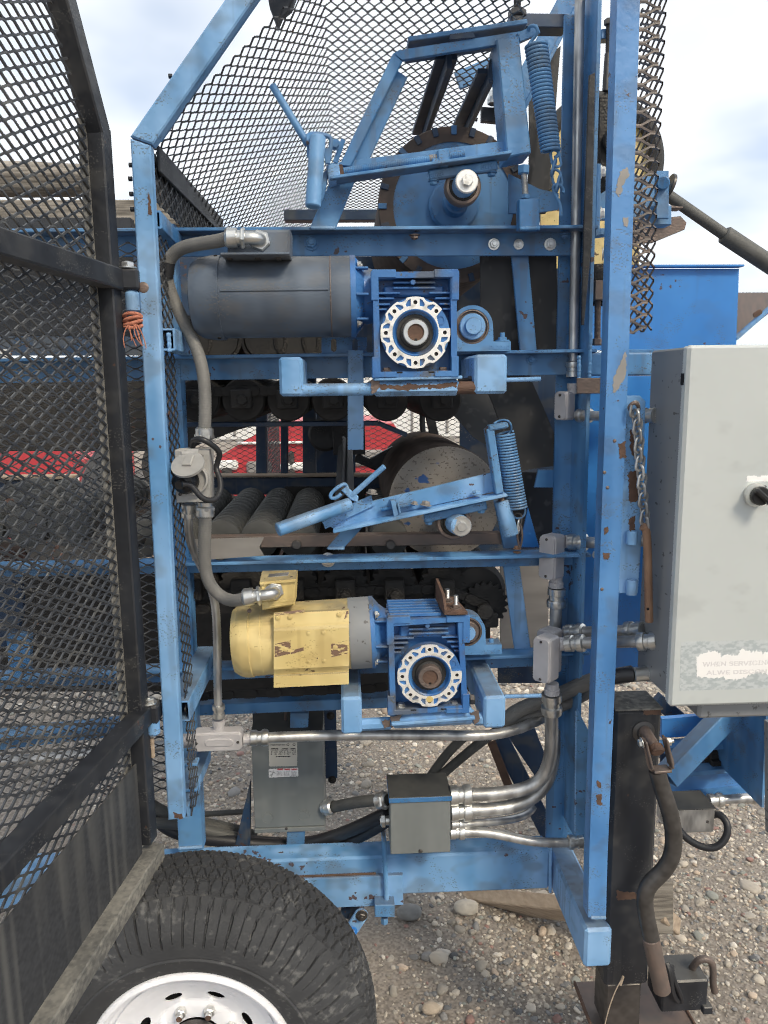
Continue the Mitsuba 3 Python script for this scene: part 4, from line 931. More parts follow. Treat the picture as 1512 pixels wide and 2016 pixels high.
obj('cross_leg', [bar(at(968, 140, YA + 0.06), at(915, 255, 2.35), 0.05, 0.012, up=(0.9, 0.3, 0)), bar(at(962, 140, YA + 0.09), at(905, 255, 2.38), 0.012, 0.05, up=(0.9, 0.3, 0))], 'navy', ta)
obj('far_top_bar', bar(at(900, 160, 2.2), at(1000, 118, 2.2), 0.045, 0.012), 'blue', ta)
obj('handle', rod(at(626, 268, YA - 0.06), at(616, 408, YA - 0.075), rad(15.5, at(620, 340, YA - 0.07)), 24), 'blue_worn', ta)
obj('handle_rod', rod(at(536, 168, YA - 0.02), at(606, 284, YA - 0.04), 0.0078), 'blue', ta)
obj('latch_loop', tube([at(608, 288, YA - .05), at(606, 270, YA - .05), at(614, 264, YA - .04), at(645, 268, YA - .03), at(652, 276, YA - .03), at(648, 312, YA - .03)], 0.005, 8, 0.005), 'blue', ta)
obj('latch_plate', [plate([(604, 276), (616, 270), (618, 318), (604, 308)], YA - 0.05, 0.01), plate([(638, 292), (652, 290), (650, 322), (640, 322)], YA - 0.045, 0.01), plate([(655, 318), (672, 272), (680, 276), (664, 322)], YA + 0.01, 0.006), plate([(648, 330), (640, 380), (632, 400), (636, 340)], YA - 0.02, 0.012)], 'blue', ta)
obj('pivot_bolt', bolt(at(660, 285, YA), FRONT, 0.009), 'blue', ta)
zz = at(1033, 315, YA)
obj('adjuster_nut', [nut(at(1031, 326, YA), (0, 0, -1), 0.014, 0.018), nut(at(1034, 383, YA), (0, 0, -1), 0.011, 0.01)], 'blue', ta)
obj('adjuster_rod', thread(at(1031, 330, YA), at(1035, 395, YA), 0.0075), 'zinc', ta)
obj('stop_block', plate([(1022, 392), (1062, 390), (1063, 450), (1023, 450)], YA - 0.014, 0.035, 0.002), 'blue', fr)
obj('side_tie', plate([(1002, 342), (1062, 372), (1100, 380), (1100, 412), (1062, 418), (1002, 420)], YA + 0.09, 0.01), 'blue', fr)
obj('leaf_guard', plate([(886, 66), (932, 62), (936, 74), (884, 78)], YA - 0.005, 0.002), 'navy', ta)
# flange bearing under the arm
def flange_bearing(label, c, r_px, ears, Y, tip, tip_r, m_tip, tilt, txts):
    b = thing('flange_bearing', label, 'bearing', 'flange bearings under the tension arms')
    C = at(*c, Y); r = rad(r_px, C)
    e0, e1 = at(*ears[0], Y), at(*ears[1], Y)
    obj('ear_plate', bar(e0, e1, 0.021, 0.02, b=0.003), 'blue', b)
    obj('housing', lathe([(r * 1.0, -0.025), (r, -0.004), (r * .92, 0.0), (r * .78, 0.0), (r * .76, -0.006)], C, FRONT, 44, caps=False), 'rust_steel', b, 'greasy brown bearing housing')
    obj('neck', hull([C + [dx, y, dz] for dx, dz in ((-r * .8, .3 * r), (r * .8, .5 * r)) for y in (0.002, 0.02)] + [lerp(e0, e1, t) + [0, y, 0] for t in (.25, .75) for y in (0.002, 0.016)]), 'blue', b)
    obj('inner_ring', lathe([(r * .77, -0.01), (r * .74, -0.003), (r * .6, -0.003), (r * .58, 0.004), (r * .4, 0.004)], C, FRONT, 40, caps=False), 'grease_and_shade', b)
    P = at(*tip, Y - 0.03); rt = rad(tip_r, P)
    obj('shaft', rod([C[0], Y + 0.01, C[2]], P + [0, 0.002, 0], rt * 1.0, 32), 'blue_worn', b)
    obj('shaft_tip', lathe([(rt * .98, -0.004), (rt * .98, 0.001), (rt * .9, 0.003), (rt * .4, 0.003), (0, 0.0028)], P, FRONT, 32), m_tip, b)
    obj('centre_bolt', bolt(P + FRONT * 0.002, FRONT, rt * .52, rt * .3, False), m_tip, b)
    for e in (lerp(e0, e1, .08), lerp(e0, e1, .93)):
        obj('ear_bolt', bolt(e + [0, 0.005, -0.01], (0, 0, -1), 0.0095, stud=0.003), 'blue', b)
    for s, u, v in txts:
        d = unit(e1 - e0)
        obj('casting_text', lettering(s, at(u, v, Y - 0.0105), d, np.cross([0, 1, 0], d) * -1, 0.009, 0.0012), 'blue', b)
    return b, C, P
fb1, C1, P1_ = flange_bearing('blue flange bearing under the upper tension arm with silver shaft tip', (912, 366), 36, ((843, 347), (978, 327)), YA - 0.005, (919, 357), 23, 'aluminium', 8, (('USU08', 856, 345), ('NLH', 958, 328)))
# upper drum: a big disc drum lying along y
YD = 2.03
ud = thing('upper_drum', 'large blue drum with a rusty toothed rim above and behind the top beam', 'drum')
CD = at(893, 406, YD); RD = rad(149, CD)
rim = []
for k in range(64):
    a = 2 * math.pi * k / 64; rim.append((RD * math.cos(a), RD * math.sin(a)))
obj('drum_shell', lathe([(RD * .97, -0.012), (RD * .985, -0.03), (RD * .985, -0.62), (RD * .9, -0.62)], CD, FRONT, 72, caps=False), 'drum_rim', ud)
obj('rim_ring', lathe([(RD * .80, 0.0), (RD * .985, 0.0), (RD, -0.006), (RD, -0.014), (RD * .8, -0.014)], CD, FRONT, 72, caps=False), 'drum_rim', ud, 'dull rusty outer rim ring')
obj('disc', lathe([(RD * .82, -0.01), (RD * .82, -0.001), (RD * .8, 0.0), (0, 0.0)], CD + [0, 0.003, 0], FRONT, 64), 'blue', ud)
obj('hub', lathe([(RD * .33, 0), (RD * .33, 0.014), (RD * .30, 0.02), (RD * .17, 0.022), (RD * .16, 0.06), (RD * .13, 0.062), (RD * .13, 0.2)], CD, FRONT, 40), 'blue', ud)
for k in range(24):
    a = 2 * math.pi * k / 24
    obj('rim_tooth', rbox(CD + [RD * .94 * math.cos(a), -0.0015, RD * .94 * math.sin(a)], ((math.cos(a), 0, math.sin(a)), (0, 1, 0), (-math.sin(a), 0, math.cos(a))), (RD * .055, 0.003, RD * .035), 0.001), 'navy' if k % 3 else 'blue', ud)
# springs, hooks and the hanging chain
def spring(label, P, Q, r, wire, turns, m_, taper, hook_top, hook_bot):
    s = thing('coil_spring', label, 'spring', 'blue extension springs of the tension arms')
    obj('coil', coil(P, Q, r, wire, turns, 9, taper), m_, s)
    obj('hook', tube(hook_top, wire, 9, 0.004), m_, s)
    obj('hook', tube(hook_bot, wire, 9, 0.004), m_, s)
    return s
Ys = 1.785
P, Q = at(1055, 86, Ys), at(1084, 298, Ys)
s1 = spring('thick blue extension spring hanging left of the conduit above the top beam', P, Q, rad(20, P), 0.0037, 29, 'blue', 0.86,
       [at(1040, 92, Ys), at(1050, 76, Ys), at(1058, 62, Ys - .008), at(1054, 52, Ys - .008), at(1044, 52, Ys), at(1041, 60, Ys + .01)], [at(1100, 298, Ys), at(1098, 306, Ys), at(1092, 310, Ys)])
c1 = thing('spring_chain', 'short blue chain links and hook under the upper spring', 'chain')
for k, (u, v, flip) in enumerate(((1094, 312, 0), (1090, 330, 1), (1096, 350, 0), (1099, 362, 1))):
    obj('link', chain_link(at(u, v, Ys), EZ + 0.25 * EX * (1 if k % 2 else -1), EX if not flip else EY + .4 * EX, 0.036, 0.02, 0.003), 'blue', c1)
obj('hook', tube([at(1091, 372, Ys), at(1090, 366, Ys - .004), at(1098, 364, Ys - .006), at(1108, 372, Ys), at(1108, 380, Ys)], 0.0038, 8, 0.004), 'blue', c1)
obj('hook', tube([at(1089, 368, Ys), at(1094, 385, Ys), at(1101, 400, Ys), at(1104, 425, Ys)], 0.0038, 8, 0.004), 'blue', c1)

# ------------------------------------------------------------------ lower tension arm and the concrete drum
tl = thing('tension_arm', 'blue welded tension arm with a round handle in front of the grey drum', 'arm', 'sprung tension arms')
YL = 1.80
obj('arm_angle', [plate([(634, 1014), (740, 985), (977, 928), (984, 966), (655, 1040), (634, 1030)], YL, 0.009), bar(at(656, 1044, YL - 0.02), at(995, 972, YL - 0.02), 0.007, 0.05)], 'blue_worn', tl)
obj('arm_plate', plate([(632, 1018), (731, 975), (736, 996), (640, 1042)], YL - 0.008, 0.008), 'blue_worn', tl)
obj('spring_post', [plate([(958, 846), (972, 838), (992, 970), (977, 974)], YL - 0.035, 0.04, 0.002), bar(at(960, 843, YL - 0.02), at(998, 836, YL - 0.02), 0.013, 0.035, b=0.003)], 'blue', tl, 'upright flat bar bent over at the top to hold the spring')
obj('tube', rod(at(988, 985, YL - 0.01), at(1006, 1054, YL - 0.01), rad(15, at(1000, 1030, YL)), 24), 'blue_worn', tl)
obj('tube_nut', [nut(at(990, 998, YL - 0.01), at(988, 985, YL) - at(992, 1010, YL), 0.017, 0.014), thread(at(985, 972, YL - .01), at(990, 1000, YL - .01), 0.008)], 'rust_steel', tl)
obj('handle', rod(at(546, 1043, YL - 0.10), at(690, 992, YL - 0.03), rad(13.5, at(620, 1010, YL - 0.05)), 24), 'blue_worn', tl)
obj('handle_rod', rod(at(692, 976, YL - 0.03), at(757, 918, YL - 0.05), 0.0066), 'blue_worn', tl)
obj('latch_loop', tube([at(672, 972, YL - .03), at(652, 980, YL - .03), at(652, 972, YL - .03), at(672, 955, YL - .03), at(680, 954, YL - .02), at(684, 962, YL - .02)], 0.0045, 8, 0.004), 'blue_worn', tl)
obj('latch_plate', plate([(672, 966), (682, 958), (706, 978), (704, 990), (690, 984)], YL - 0.035, 0.01, 0.002), 'blue_worn', tl)
obj('cross_angle', [bar(at(684, 975, YL + 0.02), at(684, 868, 2.5), 0.045, 0.006, up=(.7, 0, .7)), bar(at(672, 978, YL + 0.02), at(676, 872, 2.5), 0.045, 0.006, up=(-.7, 0, .7))], 'sheet_dark', tl, 'dark angle bar running back from the arm')
obj('foot_plate', plate([(678, 1040), (716, 1036), (676, 1080), (643, 1080)], YL + 0.012, 0.01), 'blue', tl)
obj('stop_plate', [plate([(769, 986), (778, 985), (784, 1014), (776, 1019)], YL - 0.03, 0.03, 0.001), bar(at(783, 1000, YL - .02), at(787, 999, YL - .02), 0.026, 0.02)], 'blue_worn', tl)
obj('stop_screw', thread(at(750, 1003, YL - .012), at(816, 992, YL - .012), 0.0055), 'blue', tl)
for u, v in ((732, 972), (838, 995), (937, 974), (816, 993)):
    P = at(u, v, YL - 0.018); obj('bolt', bolt(P, EZ + 0.15 * EX, 0.0105 if u != 816 else 0.007, stud=0.003), 'sheet_grey' if u < 900 else 'blue_worn', tl)
fb2, C2, P2_ = flange_bearing('blue flange bearing under the lower tension arm with worn silver shaft tip', (894, 1029), 35, ((835, 1020), (957, 993)), YL - 0.005, (908, 1036), 21, 'zinc', 14, (('USU08', 848, 1016), ('NLH', 941, 994)))
YE = 2.07
ld = thing('lower_drum', 'round drum with a pitted grey concrete face behind the lower tension arm', 'drum')
CE = at(876, 990, YE); RE = rad(112, CE)
obj('face', lathe([(RE * .99, -0.004), (RE * .985, 0.0), (RE * .3, 0.0), (0, 0.0)], CE, FRONT, 72), 'drum_face', ld)
obj('tread', lathe([(RE * (0.985 + 0.022 * (k % 2)), -0.004 - 0.006 * k) for k in range(110)], CE, FRONT, 72, caps=False), 'drum_rim', ld, 'ribbed black rubber tread')
obj('hub', lathe([(RE * .30, -0.002), (RE * .30, 0.012), (RE * .17, 0.014), (RE * .16, 0.24)], CE, FRONT, 32), 'navy', ld)
P, Q = at(993, 852, YL - .008), at(1018, 1000, YL - .008)
s2 = spring('blue extension spring stretched beside the bent post of the lower arm', P, Q, rad(17.5, P), 0.0027, 27, 'blue', 1.08,
       [at(998, 856, YL), at(1006, 846, YL), at(1002, 830, YL - .01), at(988, 827, YL), at(972, 834, YL)], [at(1030, 998, YL), at(1034, 1008, YL), at(1028, 1018, YL), at(1016, 1020, YL), at(1008, 1012, YL), at(1007, 1004, YL)])
c2 = thing('spring_chain', 'small steel links and a split pin under the lower spring', 'chain')
obj('link', chain_link(at(1018, 1022, YL), EZ, EX, 0.03, 0.022, 0.0026), 'steel_dark', c2)
obj('link', chain_link(at(1021, 1036, YL), EZ + .1 * EX, EY + .5 * EX, 0.036, 0.018, 0.0028), 'zinc', c2)
obj('split_pin', [tube([at(1020, 1032, YL), at(1018, 1050, YL), at(1023, 1078, 1.81)], 0.0026, 7, .004), tube([at(1024, 1032, YL), at(1028, 1052, YL), at(1024, 1078, 1.81)], 0.0026, 7, .004)], 'rust_steel', c2)

# ------------------------------------------------------------------ rollers, sprockets and chains
for k, (u0, u1) in enumerate(((225, 342), (310, 400), (398, 482), (470, 556), (541, 636), (750, 772))):
    P = at((u0 + u1) / 2 if k != 5 else 765, 1058, 2.0)
    rr = thing('ribbed_roller', f'black ribbed rubber roller, {("leftmost behind the guard mesh", "second from the left behind the conduits", "third from the left, right of the conduits", "in the middle of the open bay", "under the round blue handle", "beside the grey drum")[k]}', 'roller', 'ribbed rollers of the lower bed')
    r0_ = 0.052
    prof = []
    y = 0.0
    while y < 0.66:
        prof += [(r0_ * .66, -y), (r0_ * .97, -y - 0.004), (r0_, -y - 0.017), (r0_ * .97, -y - 0.031), (r0_ * .66, -y - 0.035)]
        y += 0.056
    obj('ribs', lathe(prof, [P[0], 1.97, P[2] + 0.0], FRONT, 30), 'hose_dark', rr)
    obj('axle', rod([P[0], 1.90, P[2]], [P[0], 2.68, P[2]], 0.012), 'steel_dark', rr)
def sprocket(C, r, teeth, t=0.008):
    pts = []
    for k in range(teeth):
        for f, q in ((-.42, .86), (-.14, 1.0), (.14, 1.0), (.42, .86)):
            a = 2 * math.pi * (k + f) / teeth
            pts.append((r * q * math.cos(a), r * q * math.sin(a)))
    return prism(Polygon(pts).difference(Point(0, 0).buffer(r * .2)), C, EX, EZ, EY, t, 0)
def roller_chain(P, Q, name, parent, n, w=0.012):
    for k in range(n):
        a, b = lerp(P, Q, k / n), lerp(P, Q, (k + 1) / n)
        L_ = np.linalg.norm(b - a)
        d = unit(b - a)
        obj(name, stadium(lerp(a, b, .5) + [0, 0.006 * (k % 2), 0], d, np.cross([0, 1, 0], d), EY, L_ * 1.35, 0.024, 0.005, 0.0005), 'grease_and_shade', parent)
places = ('first from the left', 'second from the left', 'third from the left', 'fourth from the left', 'fifth from the left', 'rightmost')
for k, u in enumerate((382, 478, 580, 680, 775, 872)):
    C = at(u, 1155, 1.97)
    sp = thing('sprocket', f'greasy black toothed sprocket under the lower beam, {places[k]} in its row', 'sprocket', 'sprockets on the lower drive chain')
    obj('toothed_wheel', sprocket(C, rad(47, C), 17), 'grease_and_shade', sp)
    obj('bearing_block', [bbox(C[0] - .026, C[0] + .026, 1.925, 1.96, C[2] - .026, C[2] + .028, .003), bolt(C + [0, -0.045, -0.01], FRONT, 0.014)], 'grease_and_shade', sp)
    obj('roller_body', rod(C + [0, 0.03, 0], C + [0, 0.6, 0], rad(44, C), 28), 'rubber', sp)
C = at(962, 1215, 1.97)
sp = thing('sprocket', 'large dark drive sprocket at the right end of the lower chain', 'sprocket', 'sprockets on the lower drive chain')
obj('toothed_wheel', sprocket(at(955, 1190, 1.965), rad(46, C), 19), 'grease_and_shade', sp)
obj('hub', [rod(at(955, 1205, 1.93), at(955, 1205, 1.97), 0.022), bbox(C[0] - .02, C[0] + .02, 1.935, 1.96, C[2] - .02, C[2] + .02, .004)], 'grease_and_shade', sp)
obj('roller_body', rod(at(940, 1165, 1.99), at(940, 1165, 1.99) + [0, .6, 0], rad(58, C), 36), 'rubber', sp)
ch = thing('drive_chain', 'black greasy roller chain running along under the lower beam', 'chain', None)
roller_chain(at(365, 1174, 1.95), at(880, 1160, 1.95), 'link', ch, 22)
roller_chain(at(880, 1160, 1.95), at(960, 1195, 1.95), 'link', ch, 4)
roller_chain(at(385, 1200, 1.955), at(760, 1190, 1.955), 'link', ch, 16)
ch2 = thing('drive_chain', 'black greasy chain hanging low behind the yellow motor and transformer box', 'chain', None)
roller_chain(at(385, 1372, 1.95), at(760, 1355, 1.95), 'link', ch2, 16)
# upper bed
for k, u in enumerate((388, 478, 567, 655, 762, 868)):
    C = at(u, 787, 1.97)
    idr = thing('bed_roller', f'dark roller end with a square bearing block under the upper bed, {places[k]}', 'roller', 'dark rollers of the upper bed')
    obj('roller_body', rod(C + [0, 0.01, 0], C + [0, .66, 0], rad(43, C), 36), 'rubber', idr)
    obj('end_disc', lathe([(rad(41, C), 0), (rad(40, C), 0.004), (rad(22, C), 0.006), (0, 0.006)], C + [0, 0.012, 0], FRONT, 32), 'grease_and_shade', idr)
    obj('bearing_block', [bbox(C[0] - .026, C[0] + .026, 1.93, 1.962, C[2] - .022, C[2] + .026, .003), bolt(C + [0.004, -0.04, 0], FRONT, 0.013)], 'grease_and_shade', idr)
chu = thing('drive_chain', 'dark greasy chain along the rollers below the middle beam', 'chain', None)
roller_chain(at(350, 772, 1.95), at(640, 768, 1.95), 'link', chu, 13)
for k, u in enumerate((372, 430, 520, 585, 640)):
    C = at(u, 668, 2.0)
    rr = thing('conveyor_roller', f'dark conveyor roller low behind the dark grey motor, {places[k]}', 'roller', 'rollers behind the dark grey motor')
    obj('roller_body', rod(C, C + [0, .66, 0], rad(44, C), 32), 'rubber', rr)
    obj('end_ring', lathe([(rad(46, C), 0), (rad(46, C), .008), (rad(40, C), .009)], C + [0, .004, 0], FRONT, 32, caps=False), 'grease_and_shade', rr)
# rubber flaps
def flap(label, poly, Y0, Y1, t=0.006, curve=0.0):
    f = thing('rubber_flap', label, 'flap')
    Ps = [at(u, v, Y) for (u, v), Y in zip(poly, Y0)]
    A, B, C_, D = Ps                    # top left, top right, bottom right, bottom left
    n = 14
    V = []
    for i in range(n + 1):
        for j in range(9):
            s, q = i / n, j / 8
            p = lerp(lerp(A, B, q), lerp(D, C_, q), s)
            p = p + np.array([0.006 * math.sin(q * 5 + s * 3), -curve * math.sin(math.pi * s) + 0.004 * math.sin(q * 6 + s * 4), 0])
            V.append(p)
    m = len(V)
    V = np.array(V + [p + np.array([0, t, 0]) for p in V])
    i, j = np.meshgrid(np.arange(n), np.arange(8), indexing='ij')
    a = (i * 9 + j).ravel(); b = a + 1; c = a + 10; d = a + 9
    F = np.vstack([np.c_[a, d, c], np.c_[a, c, b], np.c_[a, c, d] + m, np.c_[a, b, c] + m])
    e = [(k, k + 1) for k in range(8)] + [(n * 9 + k + 1, n * 9 + k) for k in range(8)] + [((k + 1) * 9, k * 9) for k in range(n)] + [(k * 9 + 8, (k + 1) * 9 + 8) for k in range(n)]
    F = np.vstack([F] + [np.array([(p, q, q + m), (p, q + m, p + m)]) for p, q in e])
    mesh = trimesh.Trimesh(V, F, process=False); mesh.fix_normals()
    obj('sheet', mesh, 'belt', f, smooth=50)
flap('black rubber belt flap hanging behind the leaning blue bar', [(945, 500), (1100, 500), (1098, 700), (938, 700)], (1.93, 1.93, 1.93, 1.93), 0)
flap('black rubber chute flap slanting down beside the lower spring', [(945, 735), (1045, 735), (1106, 915), (1010, 930)], (2.0, 2.0, 1.93, 1.93), 0, 0.010, 0.02)
flap('dark rubber sheet curving down behind the chute flap', [(840, 770), (990, 770), (1010, 900), (930, 860)], (2.3, 2.3, 2.15, 2.15), 0, 0.008, 0.02)
flap('wide black rubber curtain in the dark gap right of the grey drum', [(985, 930), (1100, 930), (1095, 1080), (1000, 1080)], (2.25, 2.25, 2.25, 2.25), 0)
# ------------------------------------------------------------------ conduits and electrical boxes
def coupling(P, d, r, m_='zinc', nut_end=True):
    """A compression coupling at P along d round a pipe of radius r."""
    d = unit(d)
    return [lathe([(r * 1.02, 0), (r * 1.45, 0), (r * 1.45, r * 1.1), (r * 1.22, r * 1.25), (r * 1.22, r * 1.9), (r * 1.5, r * 2.0), (r * 1.58, r * 2.5), (r * 1.5, r * 3.1), (r * 1.02, r * 3.3)], P, d, 22, caps=False)]
def conduit(label, pts, r, ends=(), group='rigid metal conduits', m_='galvanised', mids=()):
    k = thing('metal_conduit', label, 'conduit', group)
    p = [np.asarray(q, float) for q in pts]
    obj('pipe', tube(p, r, 18, 0.012), m_, k)
    if 0 in ends: obj('coupling', coupling(p[0], p[1] - p[0], r), 'zinc', k)
    if 1 in ends: obj('coupling', coupling(p[-1], p[-2] - p[-1], r), 'zinc', k)
    for P, d in mids: obj('coupling', coupling(P, d, r), 'zinc', k)
    return k
def fitting(label, C, L, W, D, cover_n, hubs, r, up=EZ):
    """A conduit body: rounded casting long along up with an oval cover plate; hubs = [(start, direction, length)]."""
    k = thing('conduit_body', label, 'conduit body', 'cast conduit bodies')
    n = unit(cover_n); s = np.cross(up, n)
    pg = sbox(-L / 2 + .008, -W / 2 + .008, L / 2 - .008, W / 2 - .008).buffer(0.008, quad_segs=4)
    obj('casting', [prism(pg, np.asarray(C) - n * D, up, s, n, D, 0.004)] + [lathe([(r * 1.1, 0), (r * 1.1, l * .5), (r * 1.25, l * .52), (r * 1.25, l)], P, d, 20) for P, d, l in hubs], 'cast_grey', k)
    obj('cover', prism(sbox(-L / 2 + .011, -W / 2 + .011, L / 2 - .011, W / 2 - .011).buffer(0.0095, quad_segs=6), np.asarray(C), up, s, n, 0.004, 0.001), 'cast_grey', k)
    for t in (-1, 1):
        obj('screw', lathe([(0.0035, 0), (0.0035, 0.0015), (0.002, 0.002)], np.asarray(C) + up * t * (L / 2 - 0.009) + n * 0.004, n, 10), 'steel_dark', k)
    return k
def flexible(label, pts, r, m_='hose', ends=(), tape=None):
    k = thing('flexible_conduit', label, 'flexible conduit', 'grey flexible conduits')
    p = [np.asarray(q, float) for q in pts]
    obj('sheath', flex(p, r), m_, k)
    for e in ends:
        P, d = (p[0], p[1] - p[0]) if e == 0 else (p[-1], p[-2] - p[-1])
        d = unit(d)
        obj('gland', [lathe([(r * 1.0, -0.004), (r * 1.2, -0.004), (r * 1.2, r * .5), (r * 1.45, r * .6), (r * 1.45, r * 1.9), (r * 1.1, r * 2.2)], P, d, 22, caps=False), nut(P + d * r * .3, d, r * 1.6, r * .8)], 'zinc', k)
    if tape: obj('tape_band', tape, 'cable', k)
    return k
Yq = 1.685
flexible('grey flexible conduit from the dark grey motor down to the outlet box', [fx1, at(400, 479, 1.66), at(360, 488, 1.685), at(338, 505, 1.70), at(328, 535, 1.71), at(338, 580, 1.72), at(360, 630, 1.72), at(384, 680, 1.71), at(399, 730, 1.70), at(404, 800, Yq), at(402, 868, Yq)], rad(12.5, at(400, 700, Yq)), ends=(1,),
         tape=[lathe([(rad(14, at(330, 525, 1.7)), 0), (rad(14, at(330, 525, 1.7)), 0.03)], at(327, 545, 1.708) + [0, 0, 0.0], at(329, 520, 1.705) - at(326, 545, 1.71), 18, caps=False)])
flexible('grey flexible conduit looping from the outlet box to the yellow motor', [at(404, 992, Yq), at(403, 1060, Yq), at(404, 1115, 1.70), at(414, 1150, 1.70), at(436, 1174, 1.70), at(465, 1182, 1.66), fx2], rad(12.5, at(400, 1000, Yq)), ends=(0,))
ob = thing('outlet_box', 'grey cast outlet box with its round lid lifted over a black plug', 'outlet box')
pb = [at(u, v, 1.655) for u, v in ((344, 886), (413, 884), (414, 988), (348, 990))]
obj('case', prism([(p[0], p[2]) for p in pb], [0, 1.655, 0], EX, EZ, EY, 0.055, 0.004), 'outlet_grey', ob)
obj('face_plate', prism(affinity.scale(Polygon([(p[0], p[2]) for p in pb]), .985, .985), [0, 1.650, 0], EX, EZ, EY, 0.0048, 0.001), 'outlet_grey', ob)
cS = at(380, 942, 1.649)
obj('socket_ring', lathe([(0.034, 0), (0.034, 0.012), (0.030, 0.013), (0.028, 0.004), (0.0, 0.004)], cS, FRONT, 40), 'outlet_grey', ob)
obj('plug', lathe([(0.026, 0.0), (0.026, 0.02), (0.022, 0.028), (0.012, 0.032), (0.009, 0.045)], cS + [-0.010, -0.004, -0.003], (-.25, -1, -.12), 32), 'black_plastic', ob)
lidc, ln = at(371, 917, 1.610), unit([-0.18, -0.72, 0.75])
ls = unit(np.cross(EZ, ln)); lu = np.cross(ln, ls)
lp = Point(0, 0).buffer(0.036, quad_segs=10).union(sbox(-.013, 0, .013, .045))
obj('lid', [prism(affinity.scale(lp, 1.0, 0.92), lidc, ls, lu, ln, 0.006, 0), prism([(-.010, -.006), (.010, -.006), (.010, .022), (-.010, .022)], lidc + ln * 0.006, ls, lu, ln, 0.005, 0.002)], 'outlet_grey', ob, 'round hinged lid standing half open')
obj('lid_hinge', [rbox(at(u, 895, 1.642), (EX, EY, EZ), (0.004, 0.012, 0.010), 0.002) for u in (361, 386)] + [rod(at(358, 893, 1.632), at(390, 893, 1.632), 0.006)], 'outlet_grey', ob)
for u, v in ((397, 898), (355, 973)):
    obj('screw', lathe([(0.004, 0), (0.004, 0.0015), (0.002, 0.0025)], at(u, v, 1.6495), FRONT, 12), 'steel_dark', ob)
pc = thing('plug_cable', 'black cable looped round the side of the grey outlet box', 'cable')
obj('cord', tube([cS + [-.014, -.05, -.006], at(382, 962, 1.612), at(398, 980, 1.615), at(420, 984, 1.63), at(433, 968, 1.65), at(432, 940, 1.67), at(426, 920, 1.68), at(432, 895, 1.67), at(420, 878, 1.65), at(400, 866, 1.64), at(383, 866, 1.66), at(380, 880, 1.69)], 0.0062, 12, 0.006), 'cable', pc)
rr_ = rad(8.5, at(400, 1100, 1.75))
conduit('thin bent metal conduit from the outlet box down to the oval fitting', [at(370, 992, 1.69), at(371, 1030, 1.70), at(375, 1065, 1.715), at(394, 1110, 1.74), at(416, 1160, 1.77), at(425, 1205, 1.775), at(428, 1300, 1.775), at(431, 1412, 1.775)], rr_, (0, 1))
fitting('flat oval conduit fitting with raised lettered cover at the foot of the thin conduit', at(428, 1461, 1.755), 0.118, 0.046, 0.04, FRONT, [(at(431, 1438, 1.78), EZ, 0.028), (at(480, 1455, 1.775), EX, 0.03), (at(385, 1456, 1.775), -EX, 0.03)], 0.012, up=EX)
obj('cover_rib', stadium(at(431, 1463, 1.748), EX, EZ, EY, 0.068, 0.018, 0.004), 'cast_grey', 'conduit_body')
rh = rad(10.5, at(600, 1450, 1.79))
conduit('long horizontal metal conduit running in front of the grey transformer box', [at(494, 1453, 1.775), at(560, 1451, 1.78), at(700, 1447, 1.80), at(900, 1448, 1.82), at(985, 1444, 1.84), at(1045, 1425, 1.87), at(1095, 1398, 1.90), at(1160, 1360, 1.94)], rh, (0,))
conduit('straight metal conduit seen through the door mesh at the left', [at(-100, 1502, 1.82), at(120, 1490, 1.80), at(380, 1460, 1.785)], rh, ())
flexible('grey flexible conduit passing right in front of the column, upper of a pair', [at(998, 1420, 1.90), at(1030, 1394, 1.88), at(1090, 1372, 1.86), at(1150, 1346, 1.80), at(1195, 1334, 1.72), at(1245, 1326, 1.66)], rad(14.5, at(1090, 1370, 1.86)), ends=())
flexible('grey flexible conduit with printed text, lower of a pair', [at(985, 1436, 1.92), at(1030, 1414, 1.90), at(1090, 1394, 1.88), at(1150, 1366, 1.85), at(1200, 1330, 1.80)], rad(13, at(1090, 1390, 1.88)), ends=())
flexible('grey hose rising from the gravel behind the junction box, left of two', [at(848, 1528, 2.1), at(880, 1485, 2.06), at(915, 1450, 2.0)], rad(9, at(880, 1485, 2.06)), 'hose_dark')
flexible('grey hose rising from the gravel behind the junction box, right of two', [at(862, 1532, 2.08), at(905, 1495, 2.05), at(955, 1455, 1.98), at(995, 1430, 1.93)], rad(9, at(905, 1495, 2.06)), 'hose_dark')
gl = thing('cable_gland', 'large zinc cable gland entering the lower side of the grey cabinet', 'gland')
P = at(1246, 1328, 1.64)
obj('body', [rod(P, P + [0.045, 0, 0.002], 0.017), nut(P + [0.036, 0, 0.001], EX, 0.021, 0.014), rod(P + [0.05, 0, 0.002], P + [0.066, 0, 0.002], 0.0165)], 'zinc', gl)
obj('taped_end', tube([P + [-.06, 0.01, -.012], P + [-.02, 0.004, -0.002], P], 0.0165, 14), 'cable', gl)
